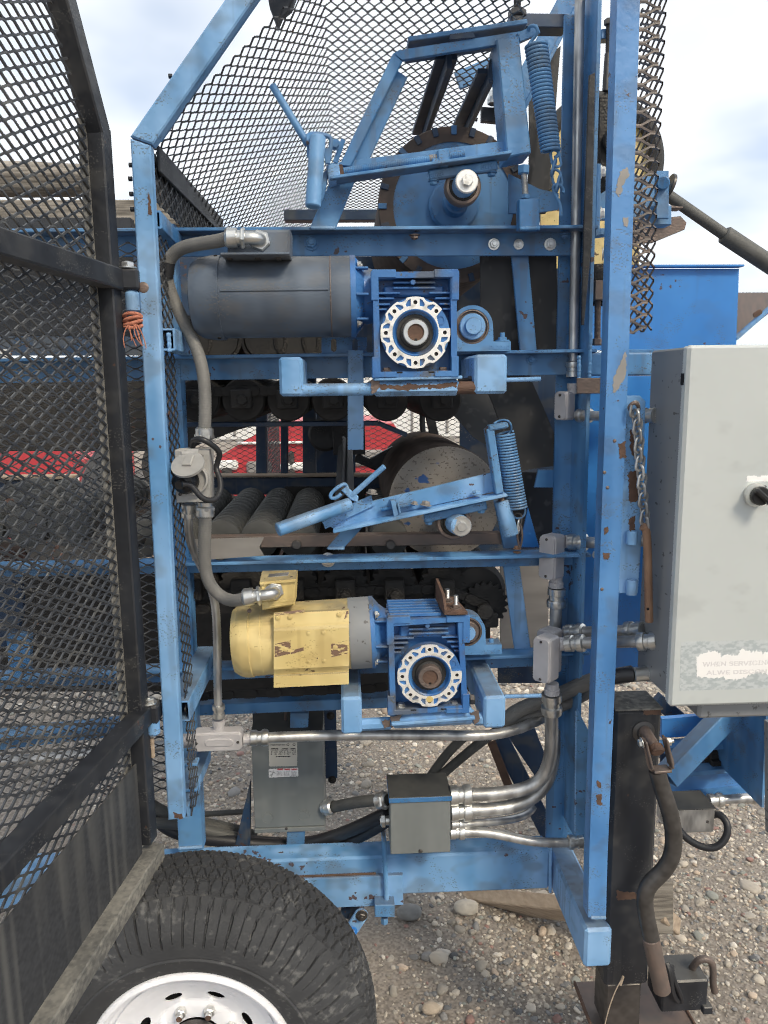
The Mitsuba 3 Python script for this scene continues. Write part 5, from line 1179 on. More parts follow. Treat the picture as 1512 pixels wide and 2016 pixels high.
# right hand conduits
rv = rad(9.5, at(1135, 500, 1.87))
conduit('tall straight metal conduit running up the right column', [at(1143, -80, 1.87), at(1141, 30, 1.87), at(1128, 742, 1.87)], rv, (1,))
fitting('cast conduit elbow body at the bottom of the tall conduit', at(1104, 799, 1.858), 0.070, 0.036, 0.036, (-.80, -.6, 0), [(at(1128, 775, 1.872), EZ, 0.025), (at(1135, 817, 1.872), EX, 0.02)], 0.012)
conduit('short metal conduit running from the upper fitting behind the post to the cabinet', [at(1140, 818, 1.85), at(1200, 819, 1.76), at(1290, 818, 1.66)], rv, (0, 1))
fitting('grey cast conduit body right of the lower spring', at(1077, 1098, 1.84), 0.112, 0.046, 0.046, (-.75, -.66, 0), [(at(1112, 1066, 1.86), EX, 0.025), (at(1095, 1135, 1.865), -EZ, 0.028)], 0.015)
conduit('short metal conduit from the middle fitting to behind the post', [at(1122, 1067, 1.86), at(1185, 1068, 1.80), at(1270, 1064, 1.72)], rad(11, at(1150, 1067, 1.86)), (0,))
conduit('upright metal conduit between the middle and lower conduit bodies', [at(1096, 1158, 1.865), at(1093, 1245, 1.865)], rad(12, at(1094, 1200, 1.865)), (0,))
fitting('grey cast conduit body half hidden behind the lowest one', at(1072, 1285, 1.80), 0.115, 0.046, 0.046, (-.75, -.66, 0), [(at(1110, 1245, 1.82), EX, 0.03)], 0.015)
fitting('lowest grey cast conduit body standing in front', at(1066, 1300, 1.735), 0.112, 0.046, 0.046, (-.72, -.69, 0), [(at(1100, 1268, 1.755), EX, 0.028), (at(1087, 1345, 1.755), -EZ, 0.028)], 0.015)
rz = rad(11.5, at(1150, 1262, 1.72))
conduit('lower of two horizontal conduits entering the cabinet side', [at(1116, 1267, 1.745), at(1200, 1264, 1.68), at(1294, 1262, 1.615)], rz, (0, 1))
conduit('upper of two horizontal conduits entering the cabinet side', [at(1118, 1245, 1.81), at(1190, 1243, 1.74), at(1266, 1240, 1.66)], rz, (0, 1))
rd = rad(13.5, at(1085, 1450, 1.76))
conduit('thick metal conduit sweeping down and left into the junction box, uppermost of four', [at(1086, 1366, 1.765), at(1086, 1440, 1.775), at(1082, 1495, 1.785), at(1062, 1536, 1.795), at(1020, 1556, 1.80), at(950, 1564, 1.80), at(886, 1566, 1.80)], rd, (0, 1))
conduit('thick metal conduit sweeping left into the junction box, second of four', [at(1090, 1440, 1.83), at(1088, 1500, 1.83), at(1068, 1552, 1.825), at(1025, 1582, 1.82), at(960, 1594, 1.81), at(886, 1598, 1.80)], rd, (1,))
conduit('thin metal conduit into the junction box, third of four', [at(1050, 1588, 1.93), at(1030, 1606, 1.90), at(985, 1616, 1.85), at(940, 1621, 1.82), at(886, 1623, 1.80)], rad(8, at(950, 1620, 1.82)), (1,))
conduit('thin bent metal conduit from the junction box to the gusset plate, lowest of four', [at(886, 1639, 1.80), at(950, 1639, 1.80), at(990, 1645, 1.795), at(1040, 1655, 1.785), at(1095, 1659, 1.785), at(1147, 1657, 1.785)], rad(9, at(950, 1640, 1.80)), (0, 1))
jx = thing('junction_box', 'grey steel junction box with dusty lid and blue edge on the bottom rail', 'junction box')
q = [at(u, v, 1.775) for u, v in ((768, 1580), (887, 1578), (887, 1678), (769, 1680))]
x0, x1, z0, z1 = q[0][0], q[1][0], q[2][2], q[0][2]
obj('case', bbox(x0, x1, 1.775, 1.885, z0, z1, 0.002), 'box_grey', jx)
obj('lid_edge', bbox(x0 - 0.003, x1 + 0.003, 1.770, 1.888, z1 + 0.0005, z1 + 0.0135, 0.001), 'blue', jx, 'blue painted lid edge')
obj('lid', bbox(x0 - 0.0025, x1 + 0.0025, 1.7705, 1.8875, z1 + 0.0137, z1 + 0.0152, 0.0005), 'box_dark', jx, 'dusty dark lid top')
obj('screw', bolt([(x0 + x1) / 2 + .0, 1.7745, z0 + 0.007], FRONT, 0.004, 0.002), 'steel_dark', jx)
# transformer
tf = thing('transformer_box', 'tall grey transformer box with name plate and warning label under the motor', 'transformer')
YT = 1.985
q = [at(u, v, YT) for u, v in ((494, 1446), (635, 1444), (637, 1634), (493, 1636))]
x0, x1, z0, z1 = q[0][0], q[1][0], q[2][2], q[0][2]
obj('case', bbox(x0, x1, YT, YT + 0.17, z0 + 0.013, z1, 0.002), 'box_grey', tf)
obj('bottom_lip', bbox(x0 - 0.001, x1 + 0.001, YT - 0.004, YT + 0.17, z0, z0 + 0.0125, 0.001), 'box_grey', tf)
obj('sloping_top', hull([(x, y, z) for x in (x0, x1) for y, z in ((YT, z1 + .0005), (YT + 0.17, z1 + .0005), (YT + 0.012, z1 + 0.006), (YT + 0.17, z1 + 0.030))]), 'box_dark', tf, 'dusty dark sloping top')
obj('side_flange', bbox(x1 + 0.001, x1 + 0.036, YT + 0.12, YT + 0.126, z0 + 0.09, z1 + 0.035, 0.001), 'navy', tf)
obj('side_flange', bbox(x0 - 0.010, x0 - 0.001, YT + 0.12, YT + 0.126, z0 + 0.09, z1 + 0.03, 0.001), 'navy', tf)
for v in (1415, 1542):
    obj('bolt', bolt([x1 + 0.02, YT + 0.12, at(640, v, YT + .1)[2]], FRONT, 0.009, stud=.003), 'grease_and_shade', tf)
for u, v in ((527, 1610), (598, 1604)):
    P = at(u, v, YT); r = rad(12, P)
    obj('knockout', [lathe([(r, 0), (r, 0.0012), (r * .93, 0.0012), (r * .9, 0.0002)], P, FRONT, 32, caps=False), lathe([(r * .7, 0), (r * .68, 0.0014), (0, 0.0014)], P, FRONT, 28)], 'box_grey', tf)
for u, v in ((601, 1520), (524, 1524)):
    obj('dimple', lathe([(0.003, 0), (0.002, .001)], at(u, v, YT), FRONT, 10), 'box_grey', tf)
obj('screw', lathe([(0.004, 0), (0.004, .002), (0.002, .003)], at(564, 1631, YT - 0.004), FRONT, 10), 'steel_dark', tf)
obj('lifting_eye', tube([at(562, 1366, YT + .06), at(564, 1380, YT + .05), at(563, 1400, YT + .05), at(562, 1418, YT + .06)], 0.004, 8), 'rust_steel', tf)
np_ = obj('name_plate', plate([(529, 1462), (585, 1461), (585, 1508), (530, 1509)], YT - 0.0008, 0.0008, 0.0001), 'label_paper', tf, 'beige name plate with small printed text')
rr = random.Random(3)
for row, (v, segs) in enumerate(((1466, ((532, 561),)), (1473, ((533, 548), (556, 567), (572, 582))), (1476, ((533, 549), (553, 568), (572, 583))), (1480, ((533, 536), (539, 546), (549, 556), (559, 562), (565, 572), (576, 583))), (1484, ((533, 536), (540, 545), (548, 556), (559, 562), (565, 570), (575, 582))), (1489, ((543, 572),)))):
    for a, b in segs:
        obj('print_line', plate([(a, v), (b, v - .1), (b, v + 1.3), (a, v + 1.4)], YT - 0.0012, 0.0004, 0), 'ink', np_)
for u in (567, 579):
    P = at(u, 1466, YT - 0.0008); obj('print_mark', lathe([(rad(2.6, P), 0), (rad(2.6, P), .0004), (rad(1.7, P), .0004), (rad(1.7, P), 0)], P, FRONT, 16, caps=False), 'ink', np_)
wl = obj('warning_label', prism(Polygon([tuple(at(u, v, YT)[[0, 2]]) for u, v in ((529, 1514), (587, 1511.5), (587, 1528), (529.5, 1530.5))]).buffer(-.0015).buffer(.0015), [0, YT - 0.001, 0], EX, EZ, EY, 0.001, 0), 'white_print', tf, 'white warning label with a black falling figure and red headings')
for a, b in ((546, 557), (560, 571), (574, 585)):
    obj('red_heading', plate([(a, 1513.6), (b, 1513.2), (b, 1515.6), (a, 1516)], YT - 0.0014, 0.0004, 0), 'red_print', wl)
    for k in range(5): obj('print_line', plate([(a - 1, 1518 + 2.1 * k), (b - rr.random() * 3, 1517.6 + 2.1 * k), (b - 1, 1518.4 + 2.1 * k), (a - 1, 1518.8 + 2.1 * k)], YT - 0.0014, 0.0004, 0), 'ink_faint', wl)
P = lambda u, v: at(u, v, YT - 0.0011)
obj('pictogram', [rod(P(538.5, 1518.5) + [0, 0.0004, 0], P(538.5, 1518.5), rad(1.1, P(538, 1518)), 10)] + [bar(P(*a), P(*b), 0.0011, 0.0006, b=0) for a, b in (((538, 1520), (536, 1525)), ((538, 1520.5), (530.5, 1518)), ((538.5, 1520.5), (543, 1523)), ((536, 1524), (530.5, 1527)), ((536.5, 1524), (534, 1529)))], 'ink', wl)
flexible('short grey flexible conduit between the transformer and the junction box', [at(640, 1590, YT), at(665, 1587, 1.96), at(700, 1580, 1.90), at(762, 1575, 1.83)], rad(11, at(700, 1580, 1.9)), 'hose_dark', ends=(0, 1))
cb = thing('cable_bundle', 'black taped cable bundle lying along the rail into the junction box', 'cable')
obj('sheath', [tube([at(300, 1600, 2.05), at(350, 1640, 2.03), at(440, 1655, 2.02), at(560, 1664, 2.02), at(640, 1652, 1.99), at(705, 1628, 1.93), at(765, 1600, 1.85)], 0.018, 14), tube([at(600, 1672, 2.02), at(680, 1658, 1.98), at(730, 1636, 1.92), at(770, 1612, 1.85)], 0.016, 14)], 'cable', cb)
obj('gland', [nut(at(750, 1616, 1.835), EX, 0.017, 0.012), rod(at(748, 1616, 1.835), at(768, 1615, 1.835), 0.012)], 'zinc', cb)
flexible('grey flexible conduit sagging behind the left post, upper', [at(270, 1560, 2.05), at(330, 1605, 2.06), at(420, 1628, 2.08), at(500, 1650, 2.1)], rad(14, at(420, 1630, 2.1)), 'hose_dark')
flexible('grey flexible conduit sagging behind the left post, lower', [at(280, 1620, 2.0), at(395, 1632, 2.02), at(480, 1652, 2.04), at(620, 1655, 2.06)], rad(10, at(420, 1630, 2.1)), 'hose_dark')
flexible('thin dark hose lying on the gravel behind the left post', [at(280, 1612, 2.3), at(400, 1603, 2.3), at(480, 1598, 2.3)], 0.009, 'hose_dark')

# ------------------------------------------------------------------ control cabinet
cc = thing('control_cabinet', 'large grey control cabinet with a rotary switch and a torn white sticker', 'cabinet')
A, B = at(1342, 686, 1.50), at(1320, 1388, 1.50)
xc = (A[0] + B[0]) / 2; z1, z0 = at(1350, 680, 1.5)[2], at(1320, 1388, 1.5)[2]
obj('case', bbox(xc + 0.012, xc + 0.62, 1.522, 1.70, z0 + 0.004, z1 - 0.002, 0.004), 'cabinet_side', cc, 'cabinet body in a darker grey with its side shade put into the colour')
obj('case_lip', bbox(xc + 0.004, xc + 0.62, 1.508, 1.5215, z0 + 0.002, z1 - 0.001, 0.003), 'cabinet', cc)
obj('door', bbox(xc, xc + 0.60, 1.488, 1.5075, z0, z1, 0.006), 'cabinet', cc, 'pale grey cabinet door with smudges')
Yd = 1.488
P = at(1462, 975, Yd)
obj('switch_plate', bbox(at(1470, 973, Yd)[0], at(1507, 973, Yd)[0], Yd - 0.003, Yd, at(1488, 990, Yd)[2], at(1488, 956, Yd)[2], 0.001), 'black_plastic', cc)
Ck = at(1484, 973, Yd)
obj('switch_ring', lathe([(0.023, 0), (0.024, 0.010), (0.0215, 0.014), (0.020, 0.02)], Ck, FRONT, 40), 'zinc', cc)
obj('switch_knob', [lathe([(0.0185, 0.016), (0.019, 0.028), (0.017, 0.031), (0, 0.031)], Ck, FRONT, 36), rbox(Ck + [0.0, -0.036, 0.0], (unit([.75, 0, -.66]), EY, unit([.66, 0, .75])), (0.023, 0.008, 0.0055), 0.003)], 'black_plastic', cc, 'black rotary knob')
for s, u in (('OFF', 1473), ('ON', 1501)):
    obj('switch_lettering', lettering(s, at(u, 960, Yd - 0.0032), EX, EZ, 0.0036, 0.0005, True), 'white_print', cc)
obj('blank_label', plate([(1471, 937), (1488, 936.5), (1491, 939), (1496, 939), (1499, 936.5), (1512, 936), (1512, 948), (1470, 948)], Yd - 0.0008, 0.0008, 0), 'white_print', cc)
def ragged(pts, Y, t, m_, name, label, seed, amp=0.0022):
    r = random.Random(seed)
    pg = Polygon([tuple(at(u, v, Y)[[0, 2]]) for u, v in pts])
    q = np.array(pg.segmentize(0.0035).exterior.coords)[:-1]
    q = q + np.array([[r.gauss(0, amp * .4), r.gauss(0, amp)] for _ in q])
    pg = Polygon(q).buffer(0)
    if pg.geom_type != 'Polygon': pg = max(pg.geoms, key=lambda g: g.area)
    return obj(name, prism(pg, [0, Y - t, 0], EX, EZ, EY, t, 0), m_, cc, label)
obj('glue_residue', plate([(1341, 1264), (1640, 1256), (1640, 1352), (1338, 1360)], Yd - 0.0005, 0.0005, 0), 'glue', cc, 'grey glue residue of a peeled off sticker')
st = ragged([(1370, 1289), (1390, 1285), (1406, 1281), (1420, 1290), (1450, 1290), (1458, 1280), (1490, 1283), (1512, 1284), (1640, 1280), (1640, 1320), (1512, 1327), (1490, 1322), (1470, 1333), (1450, 1339), (1430, 1335), (1372, 1334)], Yd - 0.0006, 0.0006, 'white_print', 'torn_sticker', 'torn white sticker with faded lettering', 5)
obj('sticker_lettering', lettering('WHEN SERVICING', at(1452, 1306, Yd - 0.0013), EX, EZ, 0.0095, 0.0003, True, 0.150), 'ink_ghost', st, 'faded words WHEN SERVICING')
obj('sticker_lettering', lettering('ALWE DISCON', at(1450, 1323, Yd - 0.0013), EX, EZ, 0.0085, 0.0003, True, 0.130), 'ink_ghost', st, 'faded second line of the sticker')
obj('door_latch', bbox(xc - 0.0006, xc + 0.004, 1.500, 1.515, at(1340, 758, Yd)[2], at(1340, 735, Yd)[2], 0.0004), 'black_hole', cc)
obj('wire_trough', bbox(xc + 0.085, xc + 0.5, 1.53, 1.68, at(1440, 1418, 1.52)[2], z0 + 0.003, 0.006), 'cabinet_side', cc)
# chain with hinge pin
pcn = thing('safety_chain', 'galvanised chain hanging from the blue hinge plate beside the cabinet', 'chain')
pts = [(1249, 806), (1252, 822), (1255, 840), (1256, 858), (1258, 876), (1257, 894), (1260, 912), (1261, 930), (1264, 948), (1264, 966), (1266, 984), (1268, 1002), (1269, 1018), (1270, 1030)]
pts = [(u, v) for u, v in pts]
Yp = YC - 0.012
for k, (u, v) in enumerate(pts):
    nrm = EX + .25 * EY if k % 2 == 0 else EY - .35 * EX
    obj('link', chain_link(at(u, v, Yp), EZ + .1 * EX * (-1) ** k, nrm, 0.032, 0.0185, 0.0032), 'galvanised', pcn)
obj('eye', tube([at(1241, 806, Yp + .012), at(1241, 798, Yp), at(1249, 793, Yp - .004), at(1256, 799, Yp), at(1256, 808, Yp + .012)], 0.004, 8, .004), 'rust_steel', pcn)
hpn = thing('hinge_pin_rod', 'rust brown steel rod hanging from the end of the chain', 'rod')
obj('rod', tube([at(1264, 1036, Yp - .004), at(1270, 1040, Yp - .004), at(1273, 1052, Yp - .004), at(1276, 1130, Yp - .002), at(1278, 1224, Yp)], rad(8, at(1275, 1100, Yp)), 14, 0.006), 'pin_rust', hpn)
P = at(1276, 1199, Yp - 0.009); obj('pin_hole', rod(P, P + [0, .002, 0], 0.003), 'black_hole', hpn)

# ------------------------------------------------------------------ trailer wheel
wh = key_for('wheel', fr); labels[wh] = {'label': 'trailer wheel with worn black tyre and white steel rim at the lower left'}
W0 = at(375, 2108, 1.43)
RT, WT = 0.392, 0.235
def tyre():
    prof = [(0.222, 0.018), (0.230, 0.010), (0.240, 0.004), (0.250, 0.000), (0.259, -0.003), (0.262, -0.0055), (0.266, -0.006), (0.269, -0.003)]
    for t in np.linspace(0.0, 1, 34): prof.append((0.271 + 0.083 * t, -0.004 + 0.026 * t ** 2.6))
    for t in np.linspace(0, 1, 74)[1:]:
        s = t * 2 - 1
        prof.append((0.394 - 0.022 * abs(s) ** 2.4 - 0.014 * max(0, abs(s) - .86) / .14, 0.024 + t * (WT - 0.048)))
    for r, y in ((0.35, WT - 0.016), (0.32, WT - 0.004), (0.28, WT), (0.25, WT - 0.004), (0.222, WT - 0.018)): prof.append((r, y))
    prof = np.array(prof)
    prof[:, 0] = 0.222 + (prof[:, 0] - 0.222) * 1.055
    N = 1320
    th = np.arange(N) * 2 * np.pi / N
    r, y = np.repeat(prof[:, 0:1], N, 1), np.repeat(prof[:, 1:2], N, 1)
    TH = np.repeat(th[None], len(prof), 0)
    jig = (meshkit.noise(np.stack([TH * 40, r * 90, y * 90], -1), 4) - .5)
    lug = TH / (2 * np.pi) * 44 + 0.04 * jig
    tread = (y > 0.0245) & (y < WT - 0.024) & (r > 0.36)
    yy = (y - 0.024) / (WT - 0.048)
    tri_ = np.abs(((lug * 2) % 1) - .5) * 2
    cut = np.zeros_like(r)
    for c, w, am in ((0.10, .020, 0.0), (0.30, .020, 0.012), (0.50, .020, -0.012), (0.70, .020, 0.012), (0.90, .020, 0.0)):
        cut = np.maximum(cut, np.where(np.abs(yy - c - am * (tri_ - .5) * 2) < w, 1, 0))
    rib = np.floor(yy * 5 + .5)
    loc = (yy * 5 + .5) % 1
    for f, off, sl, w, dep in ((1, .0, .25, .05, 1.0), (1, .5, .2, .04, .9), (2, .3, -.5, .03, .5)):
        q_ = np.abs(((lug * f + off + .41 * rib + sl * (loc - .5)) % 1) - .5)
        cut = np.maximum(cut, np.where(q_ > .5 - w * f, dep, 0))
    d = np.where(tread, cut * 0.0075, 0)
    side = (y < 0.0245) & (r > 0.290)
    g1 = np.abs((lug % 1) - .5) > .5 - .045
    g2 = np.abs(((lug + .5) % 1) - .5) > .5 - .018
    dy = np.where(side & g1 & (r > .296), 0.0055, 0) + np.where(side & g2 & (r > .305), 0.0028, 0)
    r = r - d - np.where(side & g1 & (r > .335), 0.005, 0) + 0.0016 * jig * tread
    y = y + dy
    V = np.stack([W0[0] + r * np.cos(th), W0[1] + y, W0[2] + r * np.sin(th)], -1).reshape(-1, 3)
    i, j = np.meshgrid(np.arange(len(prof) - 1), np.arange(N), indexing='ij')
    q = np.stack([i * N + j, i * N + (j + 1) % N, (i + 1) * N + (j + 1) % N, (i + 1) * N + j], -1).reshape(-1, 4)
    return trimesh.Trimesh(V, np.vstack([q[:, [0, 1, 2]], q[:, [0, 2, 3]]]), process=False)
obj('tyre', tyre(), 'tyre', wh, smooth=40)
rim = [(0.224, 0.045), (0.2255, 0.016), (0.222, 0.009), (0.214, 0.006), (0.208, 0.010), (0.203, 0.018), (0.200, 0.030), (0.198, 0.036), (0.192, 0.040), (0.186, 0.046), (0.182, 0.075), (0.18, 0.17)]
obj('rim', lathe([(r, -y) for r, y in rim], W0, FRONT, 96, caps=False), 'rim_white', wh, smooth=50)
disc = Point(0, 0).buffer(0.186, quad_segs=24).difference(Point(0, 0).buffer(0.058, quad_segs=12))
for k in range(8):
    a = math.radians(22.5 + 45 * k)
    e_ = affinity.rotate(affinity.scale(Point(0, 0).buffer(1, quad_segs=8), 0.0105, 0.0205), 0, (0, 0))
    disc = disc.difference(affinity.rotate(affinity.translate(e_, 0.122, 0), a, (0, 0), use_radians=True))
# gently domed disc with pressed edges round the hand holes
dm = trimesh.creation.extrude_polygon(disc.segmentize(0.01), 0.004, engine='earcut')
dm = dm.subdivide_to_size(0.012)
rr2 = np.hypot(dm.vertices[:, 0], dm.vertices[:, 1])
dome = np.interp(rr2, [0.05, 0.085, 0.10, 0.125, 0.15, 0.17, 0.186], [0.078, 0.080, 0.084, 0.076, 0.064, 0.050, 0.044])
dm = trimesh.Trimesh(np.stack([W0[0] + dm.vertices[:, 0], W0[1] + dome + dm.vertices[:, 2], W0[2] + dm.vertices[:, 1]], 1), dm.faces[:, ::-1], process=True)
obj('rim_disc', dm, 'rim_white', wh, 'white rim disc with oval hand holes', smooth=45)
obj('dark_backing', lathe([(0.17, -0.10), (0, -0.10)], W0, FRONT, 40), 'black_hole', wh)  # black disc added so the hand holes look dark
for k in range(8):
    a = math.radians(22.5 + 45 * k)
    P = W0 + [0.0825 * math.cos(a), 0.080, 0.0825 * math.sin(a)]
    obj('lug_nut', [nut(P, FRONT, 0.0125, 0.016), rod(P, P + FRONT * 0.026, 0.0075)], 'zinc', wh)
    obj('lug_stud', rod(P + FRONT * 0.024, P + FRONT * 0.0275, 0.0065), 'rust', wh)
obj('hub_cap', lathe([(0.060, -0.07), (0.060, -0.03), (0.052, -0.012), (0.042, -0.008), (0.02, 0.0), (0, 0.0)], W0, FRONT, 40), 'steel_dark', wh)

# ------------------------------------------------------------------ trailer jack
jk = thing('trailer_jack', 'black square trailer jack with a bent crank handle on a rusty foot plate', 'jack')
Yj = 1.62
A, B = at(1212, 1402, Yj), at(1304, 1396, Yj)
xj0, xj1 = A[0], B[0]
z1 = at(1258, 1399, Yj)[2]; z0 = at(1258, 1940, Yj)[2]
obj('outer_tube', bbox(xj0, xj1, Yj, Yj + 0.10, z0, z1, 0.007), 'black_paint', jk)
obj('top_cap', bbox(xj0 - 0.002, xj1 + 0.002, Yj - 0.002, Yj + 0.102, z1 + 0.0005, z1 + 0.005, 0.001), 'dusty_black', jk)
obj('inner_tube', bbox(xj0 + 0.008, xj1 - 0.012, Yj + 0.008, Yj + 0.092, at(1258, 2030, Yj)[2], z0 - 0.0005, 0.005), 'steel_dark', jk)
P = at(1228, 1760, Yj - .0005)
patch('rust_patch', [(1214, 1753), (1250, 1757), (1258, 1770), (1214, 1772)], Yj, 'rust', jk, .0006, 41)
patch('rust_patch', [(1264, 1396), (1300, 1396), (1302, 1406), (1268, 1408)], Yj, 'rust', jk, .0006, 42)
C = at(1266, 1440, Yj)
obj('crank_boss', lathe([(0.026, 0), (0.026, 0.004), (0.018, 0.008), (0.016, 0.016), (0.012, 0.018)], C, FRONT, 32), 'steel_dark', jk)
P1, P2 = at(1268, 1436, Yj - .014), at(1292, 1475, Yj - .075)
obj('crank_shaft', rod(P1, P2, 0.0125), 'rust_steel', jk)
obj('shaft_end', rod(at(1290, 1468, Yj - .065), at(1296, 1482, Yj - .08), 0.0155), 'rust', jk)
Yk = Yj - 0.072
obj('fork', [tube([at(1267, 1455, Yk - .0), at(1275, 1495, Yk), at(1284, 1515, Yk), at(1302, 1517, Yk), at(1320, 1512, Yk), at(1322, 1498, Yk), at(1308, 1452, Yk)], 0.005, 4, 0.004),
             bar(at(1268, 1456, Yk - .0), at(1281, 1510, Yk), 0.005, 0.03), bar(at(1309, 1452, Yk), at(1321, 1508, Yk), 0.005, 0.03), bar(at(1284, 1516, Yk), at(1318, 1513, Yk), 0.006, 0.03)], 'rust_steel', jk, 'rusty U shaped fork')
obj('fork_bolt', [bolt(at(1264, 1462, Yk), -EX - .2 * EZ, 0.009, stud=0)], 'zinc', jk)
obj('fork_bolt', [nut(at(1311, 1460, Yk), EX, 0.0095, 0.011), rod(at(1312, 1460, Yk), at(1326, 1458, Yk), 0.005)], 'zinc', jk)
rk = rad(16.5, at(1320, 1620, Yk))
hp_ = [at(1294, 1518, Yk), at(1306, 1560, Yk - .003), at(1320, 1605, Yk - .005), at(1326, 1645, Yk - .005), at(1322, 1685, Yk - .005), at(1302, 1718, Yk), at(1280, 1740, Yk + .002), at(1270, 1765, Yk + .002), at(1274, 1810, Yk), at(1283, 1850, Yk - .004)]
obj('crank_handle', tube(hp_, rk, 18, 0.008), 'steel_dark', jk, 'bent dark steel crank tube')
obj('crank_grip', rod(at(1281, 1846, Yk - .004), at(1304, 1952, Yk - .014), rk * 1.04), 'rust_steel', jk)
q0, q1 = at(1312, 1902, Yj + .03), at(1378, 1958, Yj + .03)
obj('foot_bracket', [bbox(q0[0] - 0.03, q1[0] - 0.006, Yj - .02, Yj + .07, q1[2], q0[2], 0.004), bbox(q1[0] - 0.02, q1[0] + 0.004, Yj - .03, Yj + .0, q1[2] - .002, q1[2] + 0.018, 0.002)], 'black_paint', jk)
obj('tape', [tube([at(1312, 1896, Yj - .025), at(1318, 1915, Yj - .035), at(1322, 1945, Yj - .03), at(1335, 1970, Yj - .02)], 0.008, 7), tube([at(1322, 1900, Yj - .025), at(1326, 1925, Yj - .032), at(1338, 1955, Yj - .028), at(1342, 1972, Yj - .02)], 0.006, 7)], 'cable', jk)
obj('pull_hook', tube([at(1358, 1912, Yj + .03), at(1368, 1898, Yj + .01), at(1382, 1888, Yj - .0), at(1398, 1892, Yj - .0), at(1404, 1912, Yj), at(1407, 1952, Yj + .005)], 0.0085, 12, 0.006), 'rust_steel', jk)
zp = at(1240, 1928, 1.80)[2]
fp = [at(1132, 1930, 1.80), at(1318, 1942, 1.80)]
obj('foot_plate', hull([(x, y, z) for x, y in ((fp[0][0], 1.80), (fp[1][0] - .01, 1.80), (fp[1][0] + 0.0, 1.46), (fp[0][0], 1.46)) for z in (zp - 0.010, zp)]), 'rust_steel', jk, 'dust covered rusty foot plate')
obj('foot_rim', bar((fp[0][0] - .002, 1.46, zp), (fp[0][0] - .002, 1.80, zp), 0.006, 0.012, up=EZ), 'rust', jk)
obj('foot_rim', bar((fp[1][0] + .002, 1.46, zp), (fp[1][0] - .008, 1.80, zp), 0.006, 0.012, up=EZ), 'rust', jk)

# ------------------------------------------------------------------ right background: trailer tongue, hopper, ram, yellow shield
bt = thing('trailer_tongue', 'bright blue steel channel with a screw and tube under the grey cabinet', 'frame')
Yt = 2.35
def hbar(u0, v0, u1, v1, hpx, Y, t, m_, name, dY=0.0):
    P, Q = at(u0, v0, Y), at(u1, v1, Y)
    return obj(name, bar(P, Q, rad(hpx, P), t), m_, bt)
hbar(1300, 1432, 1475, 1418, 42, Yt, 0.02, 'blue_bright', 'channel_web')
hbar(1300, 1470, 1475, 1458, 12, Yt - .03, 0.06, 'blue', 'ledge')
hbar(1300, 1548, 1475, 1530, 38, Yt - .02, 0.02, 'blue_mid', 'channel_web')
hbar(1300, 1522, 1475, 1506, 10, Yt - .045, 0.05, 'blue', 'ledge')
hbar(1300, 1574, 1475, 1556, 12, Yt - .05, 0.06, 'blue', 'ledge')
hbar(1300, 1500, 1475, 1484, 60, Yt + .06, 0.01, 'navy', 'back_web')
obj('threaded_rod', thread(at(1330, 1494, Yt), at(1392, 1486, Yt), 0.014, 0.006), 'rust_steel', bt)
obj('push_tube', [rod(at(1390, 1487, Yt), at(1472, 1480, Yt), 0.033), bbox(*(lambda p: (p[0] - .02, p[0] + .02, Yt - .05, Yt - .03, p[2] - .03, p[2] + .012))(at(1400, 1492, Yt)))], 'grease_and_shade', bt, 'greasy dark push tube')
depth_plate(1512, 1380, 1502, 1590, 2.05, Yt + .1, 0.008, 'blue', bt, 'end_plate')
obj('brace', hollow(at(1312, 1530, 2.12), at(1440, 1398, 2.20), 0.062, 0.062, .004, up=(0, 1, 0)), 'blue', bt, 'slanted blue square tube brace')
obj('back_brace', bar(at(1290, 1375, 2.5), at(1380, 1450, 2.5), 0.05, 0.03), 'navy', bt)
obj('far_leg', bar(at(1520, 1420, 1.9), at(1522, 1640, 1.9), 0.03, 0.03), 'cabinet_side', bt, 'pale weathered leg at the picture edge')
sb = thing('small_junction_box', 'small bare steel junction box with a black cord under the blue tongue', 'junction box')
q0, q1 = at(1320, 1597, 2.10), at(1405, 1638, 2.10)
obj('case', bbox(q0[0], q1[0], 2.10, 2.20, q1[2], q0[2] + 0.002, 0.002), 'galvanised', sb)
obj('lid', bbox(q0[0] - .002, q1[0] + .002, 2.097, 2.203, q0[2] + 0.0025, q0[2] + 0.006, 0.001), 'box_dark', sb)
obj('screw', lathe([(0.005, 0), (0.004, .002)], at(1393, 1618, 2.10), FRONT, 10), 'steel_dark', sb)
scd = thing('black_cord', 'black rubber cord looping out of the small steel junction box', 'cord')
obj('cord', tube([at(1404, 1605, 2.12), at(1420, 1606, 2.10), at(1432, 1625, 2.08), at(1428, 1650, 2.07), at(1408, 1668, 2.07), at(1380, 1666, 2.08), at(1352, 1650, 2.09), at(1336, 1632, 2.10)], 0.011, 12), 'cable', scd)
conduit('horizontal metal conduit behind the small steel junction box', [at(1395, 1576, 2.16), at(1440, 1573, 2.16), at(1508, 1568, 2.16)], 0.014, (0, 1))
hp2 = thing('hopper', 'bright blue sheet metal hopper behind the grey cabinet', 'hopper')
Yh = 2.30
P, Q = at(1150, 528, Yh), at(1452, 690, Yh)
obj('front_sheet', plate([(1150, 530), (1453, 529), (1447, 690), (1150, 690)], Yh, 0.006), 'blue_bright', hp2)
depth_plate(1453, 529, 1447, 690, Yh, Yh + .9, 0.006, 'blue_bright', hp2, 'side_sheet')
obj('rim_lip', bbox(P[0], at(1458, 528, Yh)[0], Yh - .022, Yh + .01, P[2], P[2] + .006, 0.001), 'blue_bright', hp2)
obj('lower_rail', bar(at(1200, 704, Yh - .1), at(1340, 704, Yh - .1), 0.045, 0.05), 'blue', hp2)
sc = thing('discharge_chute', 'worn bare steel chute sloping up behind the blue hopper', 'chute')
